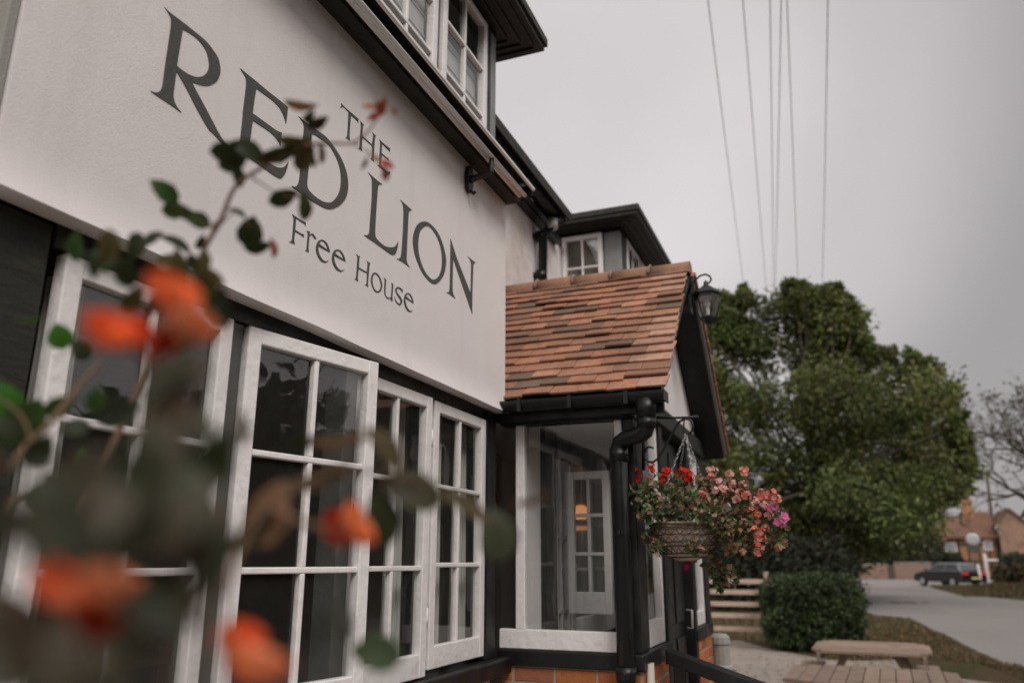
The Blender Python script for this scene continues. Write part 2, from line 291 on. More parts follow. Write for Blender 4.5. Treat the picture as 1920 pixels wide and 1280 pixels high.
GLYPHS={
'R':[[(1.5046,3.0601,1),(1.5281,3.0577),(1.5646,3.0598),(1.6064,3.0613),(1.6498,3.0621),(1.6859,3.0599),(1.7171,3.049),(1.7373,3.0379),(1.7478,3.022),(1.7538,3.0051),(1.7535,2.9824),(1.7426,2.9531),(1.7231,2.9291),(1.703,2.9127),(1.6741,2.8989),(1.6429,2.8904,1),(1.658,2.8756),(1.7047,2.8407),(1.7619,2.7957),(1.7582,2.7978),(1.7889,2.7765),(1.8116,2.7658),(1.8437,2.7579,1),(1.8034,2.757),(1.7555,2.7693),(1.7322,2.7745),(1.6759,2.8133),(1.6273,2.8534),(1.582,2.8857,1),(1.5792,2.8778),(1.5788,2.8342),(1.5797,2.8021),(1.5861,2.787),(1.598,2.7751),(1.6175,2.7675,1),(1.5809,2.7686),(1.5397,2.768),(1.4968,2.7681,1),(1.512,2.7729),(1.5241,2.7813),(1.5327,2.7941),(1.5359,2.8164),(1.5357,2.8555),(1.5359,2.8918),(1.5366,2.9513),(1.5372,3.0117),(1.5346,3.0347),(1.5299,3.0456),(1.5164,3.0554)],[(1.5818,3.0358,1),(1.5885,3.0396),(1.6091,3.044),(1.6412,3.046),(1.6687,3.0389),(1.6888,3.0245),(1.7015,2.9995),(1.7048,2.9849),(1.7021,2.9647),(1.6897,2.9422),(1.6684,2.9224),(1.6401,2.9091),(1.6092,2.9039),(1.578,2.9051,1),(1.5795,2.9625)]],
'E':[[(1.8427,3.0649,1),(1.8733,3.0647),(1.9228,3.0659),(1.9908,3.0652),(2.047,3.0671),(2.1026,3.0665,1),(2.1025,3.0435),(2.1024,3.0206),(2.0996,2.9962,1),(2.0919,3.0105),(2.0719,3.0301),(2.0504,3.0403),(2.0074,3.0447),(1.9288,3.0407,1),(1.9267,3.0175),(1.9242,2.9767),(1.9228,2.9387,1),(1.953,2.9398),(2.0069,2.9414),(2.0487,2.9423),(2.082,2.9503,1),(2.0806,2.9272),(2.0802,2.8966,1),(2.0704,2.9056),(2.0494,2.9145),(2.0098,2.9191),(1.9275,2.9137,1),(1.9259,2.8867),(1.9248,2.8572),(1.9241,2.8339),(1.9236,2.7994),(1.9335,2.7931),(1.9621,2.7925),(2.0171,2.8009),(2.0525,2.8038),(2.0799,2.8095),(2.1067,2.8237),(2.1244,2.8445),(2.1313,2.8601,1),(2.1304,2.8435),(2.1243,2.8223),(2.1179,2.8032),(2.0957,2.7745),(2.0569,2.7697),(2.0022,2.7702),(1.9237,2.771),(1.849,2.7717,1),(1.8674,2.7795),(1.8754,2.793),(1.8774,2.8147),(1.8777,2.8487),(1.8783,2.8985),(1.8767,2.9104),(1.8776,2.959),(1.8785,3.0178),(1.8755,3.0395),(1.8688,3.051),(1.8565,3.057)]],
'D':[[(2.1673,3.0669,1),(2.1934,3.0657),(2.2357,3.0669),(2.2856,3.0717),(2.3428,3.0751),(2.3899,3.065),(2.4398,3.0462),(2.4763,3.0223),(2.5008,2.9945),(2.515,2.9615),(2.5187,2.9262),(2.5079,2.8845),(2.4783,2.8427),(2.4441,2.8124),(2.406,2.789),(2.3676,2.7778),(2.3217,2.7736),(2.2621,2.7702),(2.1617,2.7742,1),(2.1817,2.7812),(2.1958,2.7961),(2.2017,2.8204),(2.203,2.8546),(2.2044,2.9963),(2.2058,3.0236),(2.2041,3.0422),(2.1974,3.0545),(2.1836,3.061)],[(2.2555,3.0363,1),(2.2707,3.0454),(2.2925,3.0472),(2.365,3.0506),(2.4034,3.0354),(2.435,3.0122),(2.4575,2.9787),(2.4658,2.9408),(2.4637,2.9008),(2.447,2.8622),(2.418,2.8263),(2.3878,2.8086),(2.3497,2.7984),(2.3037,2.7975),(2.2655,2.8044),(2.2508,2.8194),(2.2498,2.8433),(2.2513,2.8929),(2.2551,2.9566)]],
'T':[[(2.4329,3.2773,1),(2.4555,3.2739),(2.5058,3.2761),(2.5654,3.2779,1),(2.5623,3.2568,1),(2.5562,3.2647),(2.507,3.2641,1),(2.5047,3.2121),(2.5059,3.1657),(2.5115,3.1453,1),(2.4963,3.1466),(2.4792,3.1427,1),(2.4881,3.153),(2.4904,3.1698),(2.4902,3.2198),(2.4888,3.2679,1),(2.4559,3.271),(2.4425,3.2663),(2.4283,3.2518,1),(2.4341,3.2661)]],
'H':[[(2.5789,3.2758,1),(2.595,3.2751),(2.6085,3.2745,1),(2.6016,3.2625),(2.6007,3.2168,1),(2.6384,3.2176),(2.68,3.2152,1),(2.6867,3.2631),(2.6771,3.2761,1),(2.6942,3.2738),(2.7082,3.2754,1),(2.7002,3.2572),(2.6993,3.1876),(2.699,3.1612),(2.706,3.1453,1),(2.692,3.1463),(2.6766,3.145,1),(2.6854,3.1576),(2.682,3.2113,1),(2.639,3.2114),(2.6013,3.2107,1),(2.6014,3.1659),(2.605,3.1454,1),(2.5941,3.1477),(2.5776,3.1439,1),(2.5855,3.1544),(2.5855,3.2086),(2.5861,3.2572)]],
'e2':[[(2.7388,3.2728,1),(2.7692,3.2721),(2.8344,3.2758,1),(2.8298,3.2581,1),(2.8235,3.2616),(2.7611,3.2645,1),(2.7624,3.2167,1),(2.8241,3.2196,1),(2.8232,3.209,1),(2.8128,3.2122),(2.7641,3.2109,1),(2.7627,3.1604,1),(2.7912,3.1546),(2.8179,3.1527),(2.8438,3.1652,1),(2.8365,3.1449,1),(2.816,3.1401),(2.7689,3.1436),(2.7345,3.1431,1),(2.7477,3.1546),(2.7469,3.1955),(2.747,3.2587)]],
'L':[[(2.6618,3.0724,1),(2.7179,3.0706),(2.7819,3.0715,1),(2.757,3.0599),(2.7469,3.0442),(2.7444,3.0013),(2.7412,2.8852),(2.7447,2.8125),(2.7647,2.7993),(2.8129,2.7933),(2.8515,2.7981),(2.8966,2.8146),(2.9223,2.8317),(2.9407,2.8591,1),(2.9365,2.8261),(2.9251,2.798),(2.9062,2.7811),(2.8733,2.775),(2.7888,2.7769),(2.6568,2.7782,1),(2.6827,2.7885),(2.6962,2.8053),(2.6981,2.8497),(2.7017,2.9748),(2.6965,3.0441),(2.6875,3.0614)]],
'I':[[(2.9448,3.0692,1),(2.9949,3.0684),(3.0575,3.0655,1),(3.0327,3.0501),(3.0256,3.0278),(3.0238,2.9274),(3.0239,2.8032),(3.0346,2.7847),(3.0554,2.7741,1),(3.0032,2.7771),(2.9373,2.7744,1),(2.9606,2.7844),(2.973,2.803),(2.9801,2.8912),(2.9797,3.0044),(2.9708,3.054)]],
'O':[[(3.183,3.0597),(3.2435,3.073),(3.3179,3.0643),(3.3739,3.0338),(3.4153,2.9861),(3.432,2.9446),(3.4209,2.8828),(3.3856,2.829),(3.3243,2.7818),(3.2627,2.7723),(3.1913,2.7877),(3.1402,2.8188),(3.099,2.8576),(3.0778,2.9132),(3.0864,2.9658),(3.1212,3.0199)],[(3.2042,3.045),(3.2551,3.0544),(3.3142,3.0366),(3.3594,3.0018),(3.3843,2.9482),(3.3824,2.8849),(3.3532,2.8308),(3.2973,2.795),(3.2409,2.7948),(3.1893,2.8166),(3.1524,2.8528),(3.1329,2.8949),(3.1314,2.944),(3.1474,2.9954)]],
'N':[[(3.4779,3.0853,1),(3.5208,3.042),(3.5702,2.9949),(3.7415,2.8661,1),(3.7411,2.9778),(3.7386,3.0448),(3.6958,3.066,1),(3.7468,3.0648),(3.8028,3.0668,1),(3.7734,3.0459),(3.7682,3.0099),(3.7629,2.8729),(3.7647,2.7543,1),(3.6996,2.8142),(3.5732,2.9306),(3.5154,2.9858,1),(3.5128,2.9203),(3.5147,2.8145),(3.525,2.7914),(3.5512,2.7759,1),(3.4994,2.778),(3.4467,2.7757,1),(3.4761,2.7914),(3.4828,2.8356),(3.4803,2.9944)]],
'F':[[(2.1778,2.6694,1),(2.2202,2.6679),(2.2599,2.6703,1),(2.2589,2.6556,1),(2.2541,2.6624),(2.201,2.6642,1),(2.2019,2.6172,1),(2.2362,2.617),(2.254,2.6209,1),(2.254,2.6068,1),(2.2467,2.6125),(2.2016,2.6117,1),(2.2001,2.5791),(2.2054,2.562,1),(2.1909,2.5628),(2.1755,2.5593,1),(2.1856,2.5671),(2.1889,2.579),(2.1895,2.6132),(2.1879,2.6576)]],
'r':[[(2.2702,2.6405,1),(2.2889,2.6458,1),(2.2882,2.6312,1),(2.3039,2.6441),(2.3181,2.6409),(2.3323,2.6332,1),(2.3193,2.6303),(2.3082,2.637),(2.2963,2.6355),(2.2879,2.6256,1),(2.2871,2.5827),(2.2911,2.5635,1),(2.2809,2.564),(2.2694,2.5618,1),(2.2769,2.569),(2.2773,2.5941),(2.2777,2.6336)]],
'e':[[(2.4233,2.6131,1),(2.4184,2.6237),(2.4079,2.6356),(2.3924,2.6443),(2.3689,2.6442),(2.3473,2.6312),(2.3356,2.61),(2.3345,2.5897),(2.3434,2.5731),(2.3624,2.5603),(2.384,2.5581),(2.4032,2.5639),(2.4198,2.5779,1),(2.4045,2.5678),(2.3868,2.5647),(2.3683,2.5713),(2.3525,2.5854),(2.3472,2.6011),(2.3469,2.6099,1)],[(2.3513,2.6205,1),(2.3578,2.632),(2.3694,2.6399),(2.3858,2.6384),(2.3974,2.6316),(2.4059,2.6212),(2.4082,2.6165,1)]],
'ee':[[(2.5325,2.6138,1),(2.5276,2.6244),(2.5169,2.6362),(2.5009,2.6448),(2.4767,2.6447),(2.4542,2.6317),(2.442,2.6106),(2.4406,2.5903),(2.4496,2.5738),(2.4691,2.5611),(2.4914,2.559),(2.5112,2.5648),(2.5286,2.5787,1),(2.5127,2.5686),(2.4944,2.5655),(2.4753,2.572),(2.4592,2.5861),(2.4538,2.6017),(2.4536,2.6105,1)],[(2.4583,2.6211,1),(2.4651,2.6325),(2.4772,2.6404),(2.494,2.6389),(2.506,2.6321),(2.5146,2.6219),(2.517,2.6171,1)]],
'Hs':[[(2.6062,2.6726,1),(2.6207,2.672),(2.636,2.6729,1),(2.6311,2.6638),(2.631,2.6229,1),(2.6949,2.6249,1),(2.6975,2.6661),(2.6882,2.6725,1),(2.7034,2.6719),(2.7198,2.6736,1),(2.712,2.6639),(2.7096,2.6288),(2.707,2.5792),(2.7114,2.5649,1),(2.6984,2.5655),(2.6858,2.5644,1),(2.695,2.5704),(2.6978,2.5858),(2.6962,2.6204,1),(2.6302,2.6178,1),(2.6273,2.5763),(2.6316,2.5623,1),(2.6191,2.564),(2.6069,2.5634,1),(2.6156,2.57),(2.6176,2.6205),(2.6172,2.6659)]],
'o':[[(2.763,2.6461),(2.7903,2.6419),(2.8097,2.6285),(2.8207,2.6071),(2.8138,2.5824),(2.7883,2.5648),(2.7617,2.5631),(2.7405,2.5782),(2.7301,2.5967),(2.7323,2.6194),(2.7439,2.637)],[(2.7613,2.6405),(2.784,2.6372),(2.8011,2.6231),(2.811,2.6039),(2.8046,2.5832),(2.7857,2.5689),(2.7633,2.5697),(2.7475,2.5829),(2.7405,2.6014),(2.7429,2.6231),(2.7507,2.6344)]],
'u':[[(2.8311,2.6458,1),(2.8522,2.6441,1),(2.8508,2.6222),(2.85,2.5892),(2.8562,2.5711),(2.8798,2.569),(2.9015,2.5804,1),(2.9027,2.6343),(2.8971,2.6439,1),(2.9138,2.6451,1),(2.9133,2.6224),(2.911,2.5808),(2.9157,2.5645,1),(2.8992,2.5632,1),(2.9004,2.5762,1),(2.8802,2.5643),(2.8566,2.5662),(2.8441,2.5772),(2.8399,2.5984),(2.8401,2.6387)]],
's':[[(2.9964,2.6273,1),(2.9881,2.6377),(2.9704,2.6411),(2.9535,2.6363),(2.9459,2.6266),(2.9527,2.6159),(2.9755,2.6077),(2.9936,2.5991),(2.9997,2.5854),(2.9814,2.5661),(2.9568,2.5657),(2.9391,2.5731),(2.9296,2.5892,1),(2.9437,2.577),(2.9612,2.571),(2.976,2.5709),(2.9851,2.5809),(2.9818,2.5915),(2.9638,2.6001),(2.9444,2.6094),(2.9351,2.6218),(2.9413,2.6354),(2.9577,2.6452),(2.9773,2.6472),(3.0001,2.6442,1)]],
'es':[[(3.1056,2.6128,1),(3.1012,2.6236),(3.0912,2.6358),(3.0759,2.6453),(3.0524,2.6466),(3.0301,2.6351),(3.0175,2.6148),(3.0156,2.5948),(3.0239,2.578),(3.0426,2.5642),(3.0642,2.5609),(3.0836,2.5656),(3.1009,2.5784,1),(3.0852,2.5693),(3.0673,2.5673),(3.0489,2.5747),(3.0336,2.5896),(3.0288,2.6054),(3.0289,2.6141,1)],[(3.0337,2.6243,1),(3.0407,2.6352),(3.0527,2.6423),(3.0691,2.6399),(3.0805,2.6325),(3.0885,2.6218),(3.0907,2.617,1)]],
}
# ================================================================ the setting
CREST = [(15, -3.4), (16, -2.85), (17, -2.35), (19.5, -2.2), (22, -2.08), (26, -1.65), (28, -.7), (30, .2)]
def ycrest(x):
    for (x0, y0), (x1, y1) in zip(CREST, CREST[1:]):
        if x0 <= x <= x1: return y0 + (y1-y0)*(x-x0)/(x1-x0)
    return CREST[0][1] if x < CREST[0][0] else CREST[-1][1]
def hgt(x, y):
    t = max(0.0, min(1.0, (x-20.2)/16)); t = t*t*(3-2*t); h = -0.45 + 0.45*t
    if 14.5 < x < 30:                                     # low grassy bank between the terrace and the road
        d = y - ycrest(x); w_ = .34 if d < 0 else 1.0
        h += (.20 + .05*mnoise.noise((x*.7, y*.9, 2)))*math.exp(-(d/w_)**2)*max(0, min(1, (x-14.8)/1.6))*max(0, min(1, (30-x)/4))
    h += 0.30*math.exp(-((x-46)/6.0)**2)*max(0, min(1, (-6.0-y)/1.5))
    return h
def axis(lo, hi, fine_lo, fine_hi, step, grow=1.35):
    a = []; x = fine_lo
    while x <= fine_hi + 1e-6: a.append(x); x += step
    s = step; x = fine_hi
    while x < hi: s *= grow; x += s; a.append(x)
    s = step; x = fine_lo
    while x > lo: s *= grow; x -= s; a.insert(0, x)
    return a
gm = MB(); xs = axis(-300, 1500, -4, 60, 0.35); ys = axis(-900, 900, -14, 8, 0.35)
ix = {}
for i, x in enumerate(xs):
    for j, y in enumerate(ys): ix[i, j] = gm.vert((x, y, hgt(x, y) + (0.02*mnoise.noise((x*.8, y*.8, 0)) if -10 < y < 9 and 0 < x < 60 else 0)))
gm.smooth = True
for i in range(len(xs)-1):
    for j in range(len(ys)-1): gm.face((ix[i, j], ix[i+1, j], ix[i+1, j+1], ix[i, j+1]))
tag(gm.build("ground", M_GROUND), "brown leaf-littered ground and rough verge around the terrace and road", "ground", kind="structure")
m = MB()
edge = [(-6, -3.2), (13.2, -3.2), (15.3, -2.7), (17.2, -1.95), (18.6, -1.15), (18.0, -.3), (17.9, .35), (18.8, 1.0), (19.5, 1.5), (21.3, 2.4), (21.3, 3.2), (8.0, 3.2), (8.0, 2.3), (-6, 2.3)]
m.poly([(x, y, -0.415) for x, y in edge])
tag(m.build("terrace", M_SLABS), "pale worn paving of the terrace beside the pub", "paving", kind="structure")
# road: comes in from the right, runs away to the far left in front of the low wall
m = MB()
near = [(4, -5.5), (11, -4.6), (15.4, -3.45), (17.3, -2.70), (19.6, -2.55), (22.2, -2.40), (26.4, -1.95), (28.6, -1.0), (34, 0.3), (50, 3.0), (62, 12), (70, 30)]
far = [(4, -14.0), (11, -14), (20, -13.6), (24, -12.4), (28, -10.6), (31, -9.2), (34, -7.6), (37, -6.4), (42.0, -5.2), (47, -4.9), (52, -6.3), (58, -9.5)]
rv = []; m.smooth = True
for p, q in zip(near, far):
    row = []
    for k in range(13):
        s_ = k/12; x, y = p[0]+(q[0]-p[0])*s_, p[1]+(q[1]-p[1])*s_
        row.append(m.vert((x, y, hgt(x, y) + .035)))
    rv.append(row)
for i in range(len(rv)-1):
    for k in range(12): m.face((rv[i][k], rv[i][k+1], rv[i+1][k+1], rv[i+1][k]))
m.smooth = False
v = [m.vert(p) for p in ((50, 3.0, .031), (62, 12, .031), (70, 30, .031), (77.2, 30, .031), (77.2, -22, .031), (66, -22, .031), (52, -6.0, .031))]
m.face(v[::-1])
tag(m.build("road", M_ROAD), "pale grey village road curving past the bank", "road", kind="structure")

# ================================================================ the pub
PUB = thing("pub_building", (2.7, 1.9, -0.45), "white rendered pub with black timbers, bay windows and red tiled entrance porch", "pub")
Z0 = -0.45
# sign wall of the bay with its flared foot
XL, XR, YW = 1.10, 4.25, 1.73
m = MB(); m.smooth = True
zs = [2.285, 2.30, 2.32, 2.345, 2.375, 2.41, 2.46, 2.55] + [2.55 + i*(3.66-2.55)/8 for i in range(1, 9)]
xs_ = [XL + i*(XR-XL)/40 for i in range(41)]
def flare(z): return 0.024*max(0, (2.42-z)/0.135)**2
fr = []; bk = []
for z in zs:
    fr.append([]); bk.append([])
    for x in xs_:
        k = flare(z); wv = 0.006*mnoise.noise((x*2.3, 0, 3))*max(0, (2.5-z)/0.2)
        xx = x + (0.5*k if x > XR-1e-6 else 0) - (0.3*k if x < XL+1e-6 else 0)
        fr[-1].append(m.vert((xx, YW - k, z + wv))); bk[-1].append(m.vert((xx, YW + 0.06, z + wv + 0.004)))
for a in range(len(zs)-1):
    for b in range(40):
        m.face((fr[a][b], fr[a][b+1], fr[a+1][b+1], fr[a+1][b])); m.face((bk[a+1][b], bk[a+1][b+1], bk[a][b+1], bk[a][b]))
m.smooth = False
def own(*ids): m.face([m.vert(m.v[i]) for i in ids])
for b in range(40): own(fr[0][b+1], fr[0][b], bk[0][b], bk[0][b+1])
for a in range(len(zs)-1):
    own(fr[a][0], fr[a+1][0], bk[a+1][0], bk[a][0]); own(fr[a+1][40], fr[a][40], bk[a][40], bk[a+1][40])
m.build("sign_wall", M_PLASTER, PUB)

def smooth_loop(pts, n=5):
    """closed Catmull-Rom through the points; those flagged 1 are corners"""
    N = len(pts); out = []
    for i in range(N):
        p0, p1, p2, p3 = pts[i-1], pts[i], pts[(i+1) % N], pts[(i+2) % N]
        c1, c2 = len(p1) > 2, len(p2) > 2
        a, b = Vector(p1[:2]), Vector(p2[:2])
        t1 = (b - Vector(p0[:2]))*0.5; t2 = (Vector(p3[:2]) - a)*0.5
        L = (b-a).length
        if c1 and c2: out.append(a); continue
        if c1: t1 = (b-a)*1.0*0.7
        if c2: t2 = (b-a)*1.0*0.7
        for t in (t1, t2):
            if t.length > 1.3*L: t *= 1.3*L/t.length
        for k in range(n):
            s = k/n; s2 = s*s; s3 = s2*s
            out.append(a*(2*s3-3*s2+1) + t1*(s3-2*s2+s) + b*(-2*s3+3*s2) + t2*(s3-s2))
    return out
def glyph(m, loops, y, th=0.0025):
    L = [[Vector((p.x, p.y, 0)) for p in smooth_loop(lp)] for lp in loops]
    flat = [p for lp in L for p in lp]
    tri = tessellate_polygon(L)
    ids = [m.vert((p.x, y, p.y)) for p in flat]
    for t in tri:
        a, b, c = [flat[i] for i in t]
        t = t if (b-a).cross(c-a).z > 0 else t[::-1]
        m.face([ids[i] for i in t])
    back = [m.vert((p.x, y+th, p.y)) for p in flat]; k = 0
    for lp in L:
        n = len(lp)
        for i in range(n):
            j = (i+1) % n; m.face((ids[k+i], back[k+i], back[k+j], ids[k+j]))
        k += n
for word, gl in (("painted word THE in small dark grey capitals", ('T', 'H', 'e2')), ("painted word RED in large dark grey capitals", ('R', 'E', 'D')), ("painted word LION in large dark grey capitals", ('L', 'I', 'O', 'N')),
                 ("painted word Free in small dark grey letters", ('F', 'r', 'e', 'ee')), ("painted word House in small dark grey letters", ('Hs', 'o', 'u', 's', 'es'))):
    m = MB()
    for g in gl: glyph(m, GLYPHS[g], YW-0.0026)
    m.build("sign_word", M_LETTER, PUB, label=word)

# side of the bay, seen end on from the road
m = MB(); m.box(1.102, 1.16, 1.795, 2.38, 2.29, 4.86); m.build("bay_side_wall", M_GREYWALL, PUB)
m = MB(); m.box(1.070, 1.098, 1.742, 1.93, 2.31, 3.62); m.build("end_shade_strip", M_GREYWALL, PUB, bevel=.004)  # added grey strip that darkens the sunlit end of the sign wall
m = MB()
m.box(1.10, 1.32, 1.795, 1.90, 0.95, 2.284); m.box(1.12, 1.15, 1.90, 2.38, 0.3, 2.284)
for i in range(5): m.box(1.112, 1.12, 1.91+i*0.094, 1.995+i*0.094, 0.95, 2.27)
m.build("bay_corner_post", M_DKWOOD, PUB, bevel=0.004)
# white wall below the sill, black sill and lintel beams, posts between the windows
m = MB(); m.box(1.12, 4.22, 1.80, 1.92, Z0, 0.855); m.build("bay_lower_wall", M_PLASTER, PUB)
m = MB(); m.box(1.06, 4.33, 1.715, 1.915, 0.86, 0.945); m.build("bay_sill_beam", M_BLACK, PUB, bevel=0.010, seg=2)
m = MB(); m.box(1.325, 4.10, 1.792, 1.90, 2.225, 2.42); m.box(1.3, 4.22, 1.90, 2.0, 2.2, 2.5); m.build("bay_lintel_beam", M_BLACK, PUB, bevel=0.004)
for x0, x1, mm in ((1.995, 2.068, M_GREYPAINT), (2.70, 2.785, M_GREYPAINT), (3.402, 3.446, M_BLACK)):
    m = MB(); m.box(x0, x1, 1.80, 1.90, 0.947, 2.223); m.build("window_mullion", mm, PUB, bevel=0.004)
m = MB(); m.box(4.105, 4.235, 1.775, 1.905, 0.947, 2.283); m.box(4.072, 4.103, 1.80, 1.89, 0.947, 2.223); m.build("bay_corner_post", M_BLACK, PUB, bevel=0.008, seg=2)
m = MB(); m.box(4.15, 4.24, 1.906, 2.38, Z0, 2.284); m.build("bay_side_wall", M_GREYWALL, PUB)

def casement(O, ang, w, h, cols, rows, parent=PUB, name="casement_window", top=0.055, bot=0.10, st=0.055, bar=0.022, d=0.045, fm=None, blind=None, gm=None, open_mark=False, catch=None):
    M = Matrix.Translation(O) @ Matrix.Rotation(ang, 4, 'Z')
    m = MB(); m.M = M; a = d/2
    m.box(0, st, -a, a, 0, h); m.box(w-st, w, -a, a, 0, h)
    m.box(st-.001, w-st+.001, -a+.0015, a-.0015, h-top, h); m.box(st-.001, w-st+.001, -a+.0015, a-.0015, 0, bot)
    iw = w-2*st; ih = h-top-bot; cw = (iw-(cols-1)*bar)/cols; rh = (ih-(rows-1)*bar)/rows; b = a*0.72
    for r in range(1, rows):
        z = bot + r*rh + (r-1)*bar; m.box(st-.001, w-st+.001, -b, b, z, z+bar)
    for c in range(1, cols):
        x = st + c*cw + (c-1)*bar
        for r in range(rows):
            z = bot + r*(rh+bar); m.box(x, x+bar, -b+.0015, b-.0015, z-.001, z+rh+.001)
    f = m.build(name, fm or M_WHITE, parent, bevel=0.005, seg=2); gm = gm or (M_GLASSU if name == 'upper_window' else None)
    m = MB(); m.M = M
    for c in range(cols):
        for r in range(rows):
            x = st + c*(cw+bar); z = bot + r*(rh+bar); t = 0.002*random.uniform(-1, 1)
            m.poly([(x-.002, .004+t, z-.002), (x+cw+.002, .004-t, z-.002), (x+cw+.002, .004-t, z+rh+.002), (x-.002, .004+t, z+rh+.002)])
    m.build("window_glass", gm or M_GLASS, f)
    if catch:
        m = MB(); m.M = M; x = w-st*0.5 if catch > 0 else st*0.5
        m.box(x-.008, x+.008, a, a+.012, h*0.45, h*0.45+.05); m.tube([(x, a+.02, h*.47), (x, a+.03, h*.52), (x, a+.025, h*.56)], 0.006, 6)
        m.build("window_catch", M_IRON, f)
    return f
H1 = 1.268
casement((1.358, 1.80, 0.952), 0, 0.634, H1, 2, 3, catch=1)
casement((2.071, 1.797, 0.952), -rad(12.3), 0.632, H1, 2, 3, catch=1)
casement((2.788, 1.80, 0.952), -rad(1.5), 0.611, H1, 2, 3, catch=1)
casement((3.449, 1.798, 0.972), -rad(0.5), 0.622, 1.248, 2, 3, catch=-1)
# white butt hinges on the edges of the leaves
for z in (1.16, 1.98):
    m = MB(); m.box(3.394, 3.412, 1.768, 1.776, z, z+.085); m.tube([(3.403, 1.766, z), (3.403, 1.766, z+.085)], .006, 8)
    m.build("window_hinge", M_WHITE, PUB)
# bar room behind the bay
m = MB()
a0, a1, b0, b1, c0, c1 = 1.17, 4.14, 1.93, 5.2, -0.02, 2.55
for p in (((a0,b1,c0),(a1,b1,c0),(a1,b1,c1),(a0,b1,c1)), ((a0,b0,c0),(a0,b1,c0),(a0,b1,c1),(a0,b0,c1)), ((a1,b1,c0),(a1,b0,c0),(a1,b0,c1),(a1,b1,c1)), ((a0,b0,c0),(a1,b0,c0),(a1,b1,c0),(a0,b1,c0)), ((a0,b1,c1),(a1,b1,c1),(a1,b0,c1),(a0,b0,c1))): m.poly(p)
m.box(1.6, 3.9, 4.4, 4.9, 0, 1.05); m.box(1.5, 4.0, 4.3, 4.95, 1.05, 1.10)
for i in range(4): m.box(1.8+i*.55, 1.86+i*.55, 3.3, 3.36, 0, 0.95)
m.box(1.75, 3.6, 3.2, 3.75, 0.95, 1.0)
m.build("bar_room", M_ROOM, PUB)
def curtain(x0, x1, y, z0, z1, parent=PUB, mm=None):
    m = MB(); m.smooth = True; n = 28; lo = []; hi = []
    for i in range(n+1):
        t = i/n; yy = y + 0.018*math.sin(t*n*0.9) + 0.006*math.sin(t*31)
        lo.append(m.vert((x0+(x1-x0)*t, yy, z0))); hi.append(m.vert((x0+(x1-x0)*t*0.97+.003, yy*0.3+y*0.7, z1)))
    for i in range(n): m.face((lo[i], lo[i+1], hi[i+1], hi[i]))
    m.build("curtain", mm or M_CURTAIN, parent)
curtain(3.93, 4.08, 1.90, 0.98, 2.19); curtain(3.69, 3.76, 1.90, 0.98, 2.19); curtain(3.24, 3.37, 1.90, 0.98, 2.19); curtain(2.96, 3.04, 1.90, .98, 2.19)
curtain(1.40, 1.52, 1.90, 0.98, 2.19)
m = MB(); m.box(3.50, 3.72, 1.915, 1.93, 1.0, 1.43); m.build("menu_board", M_SHEET, PUB, bevel=.003)

# cornice at the head of the sign wall
m = MB(); m.box(1.06, 4.27, 1.645, 1.792, 3.625, 3.668); m.box(1.04, 4.285, 1.60, 1.792, 3.669, 3.73); m.build("cornice_board", M_DKWOOD, PUB, bevel=0.004)

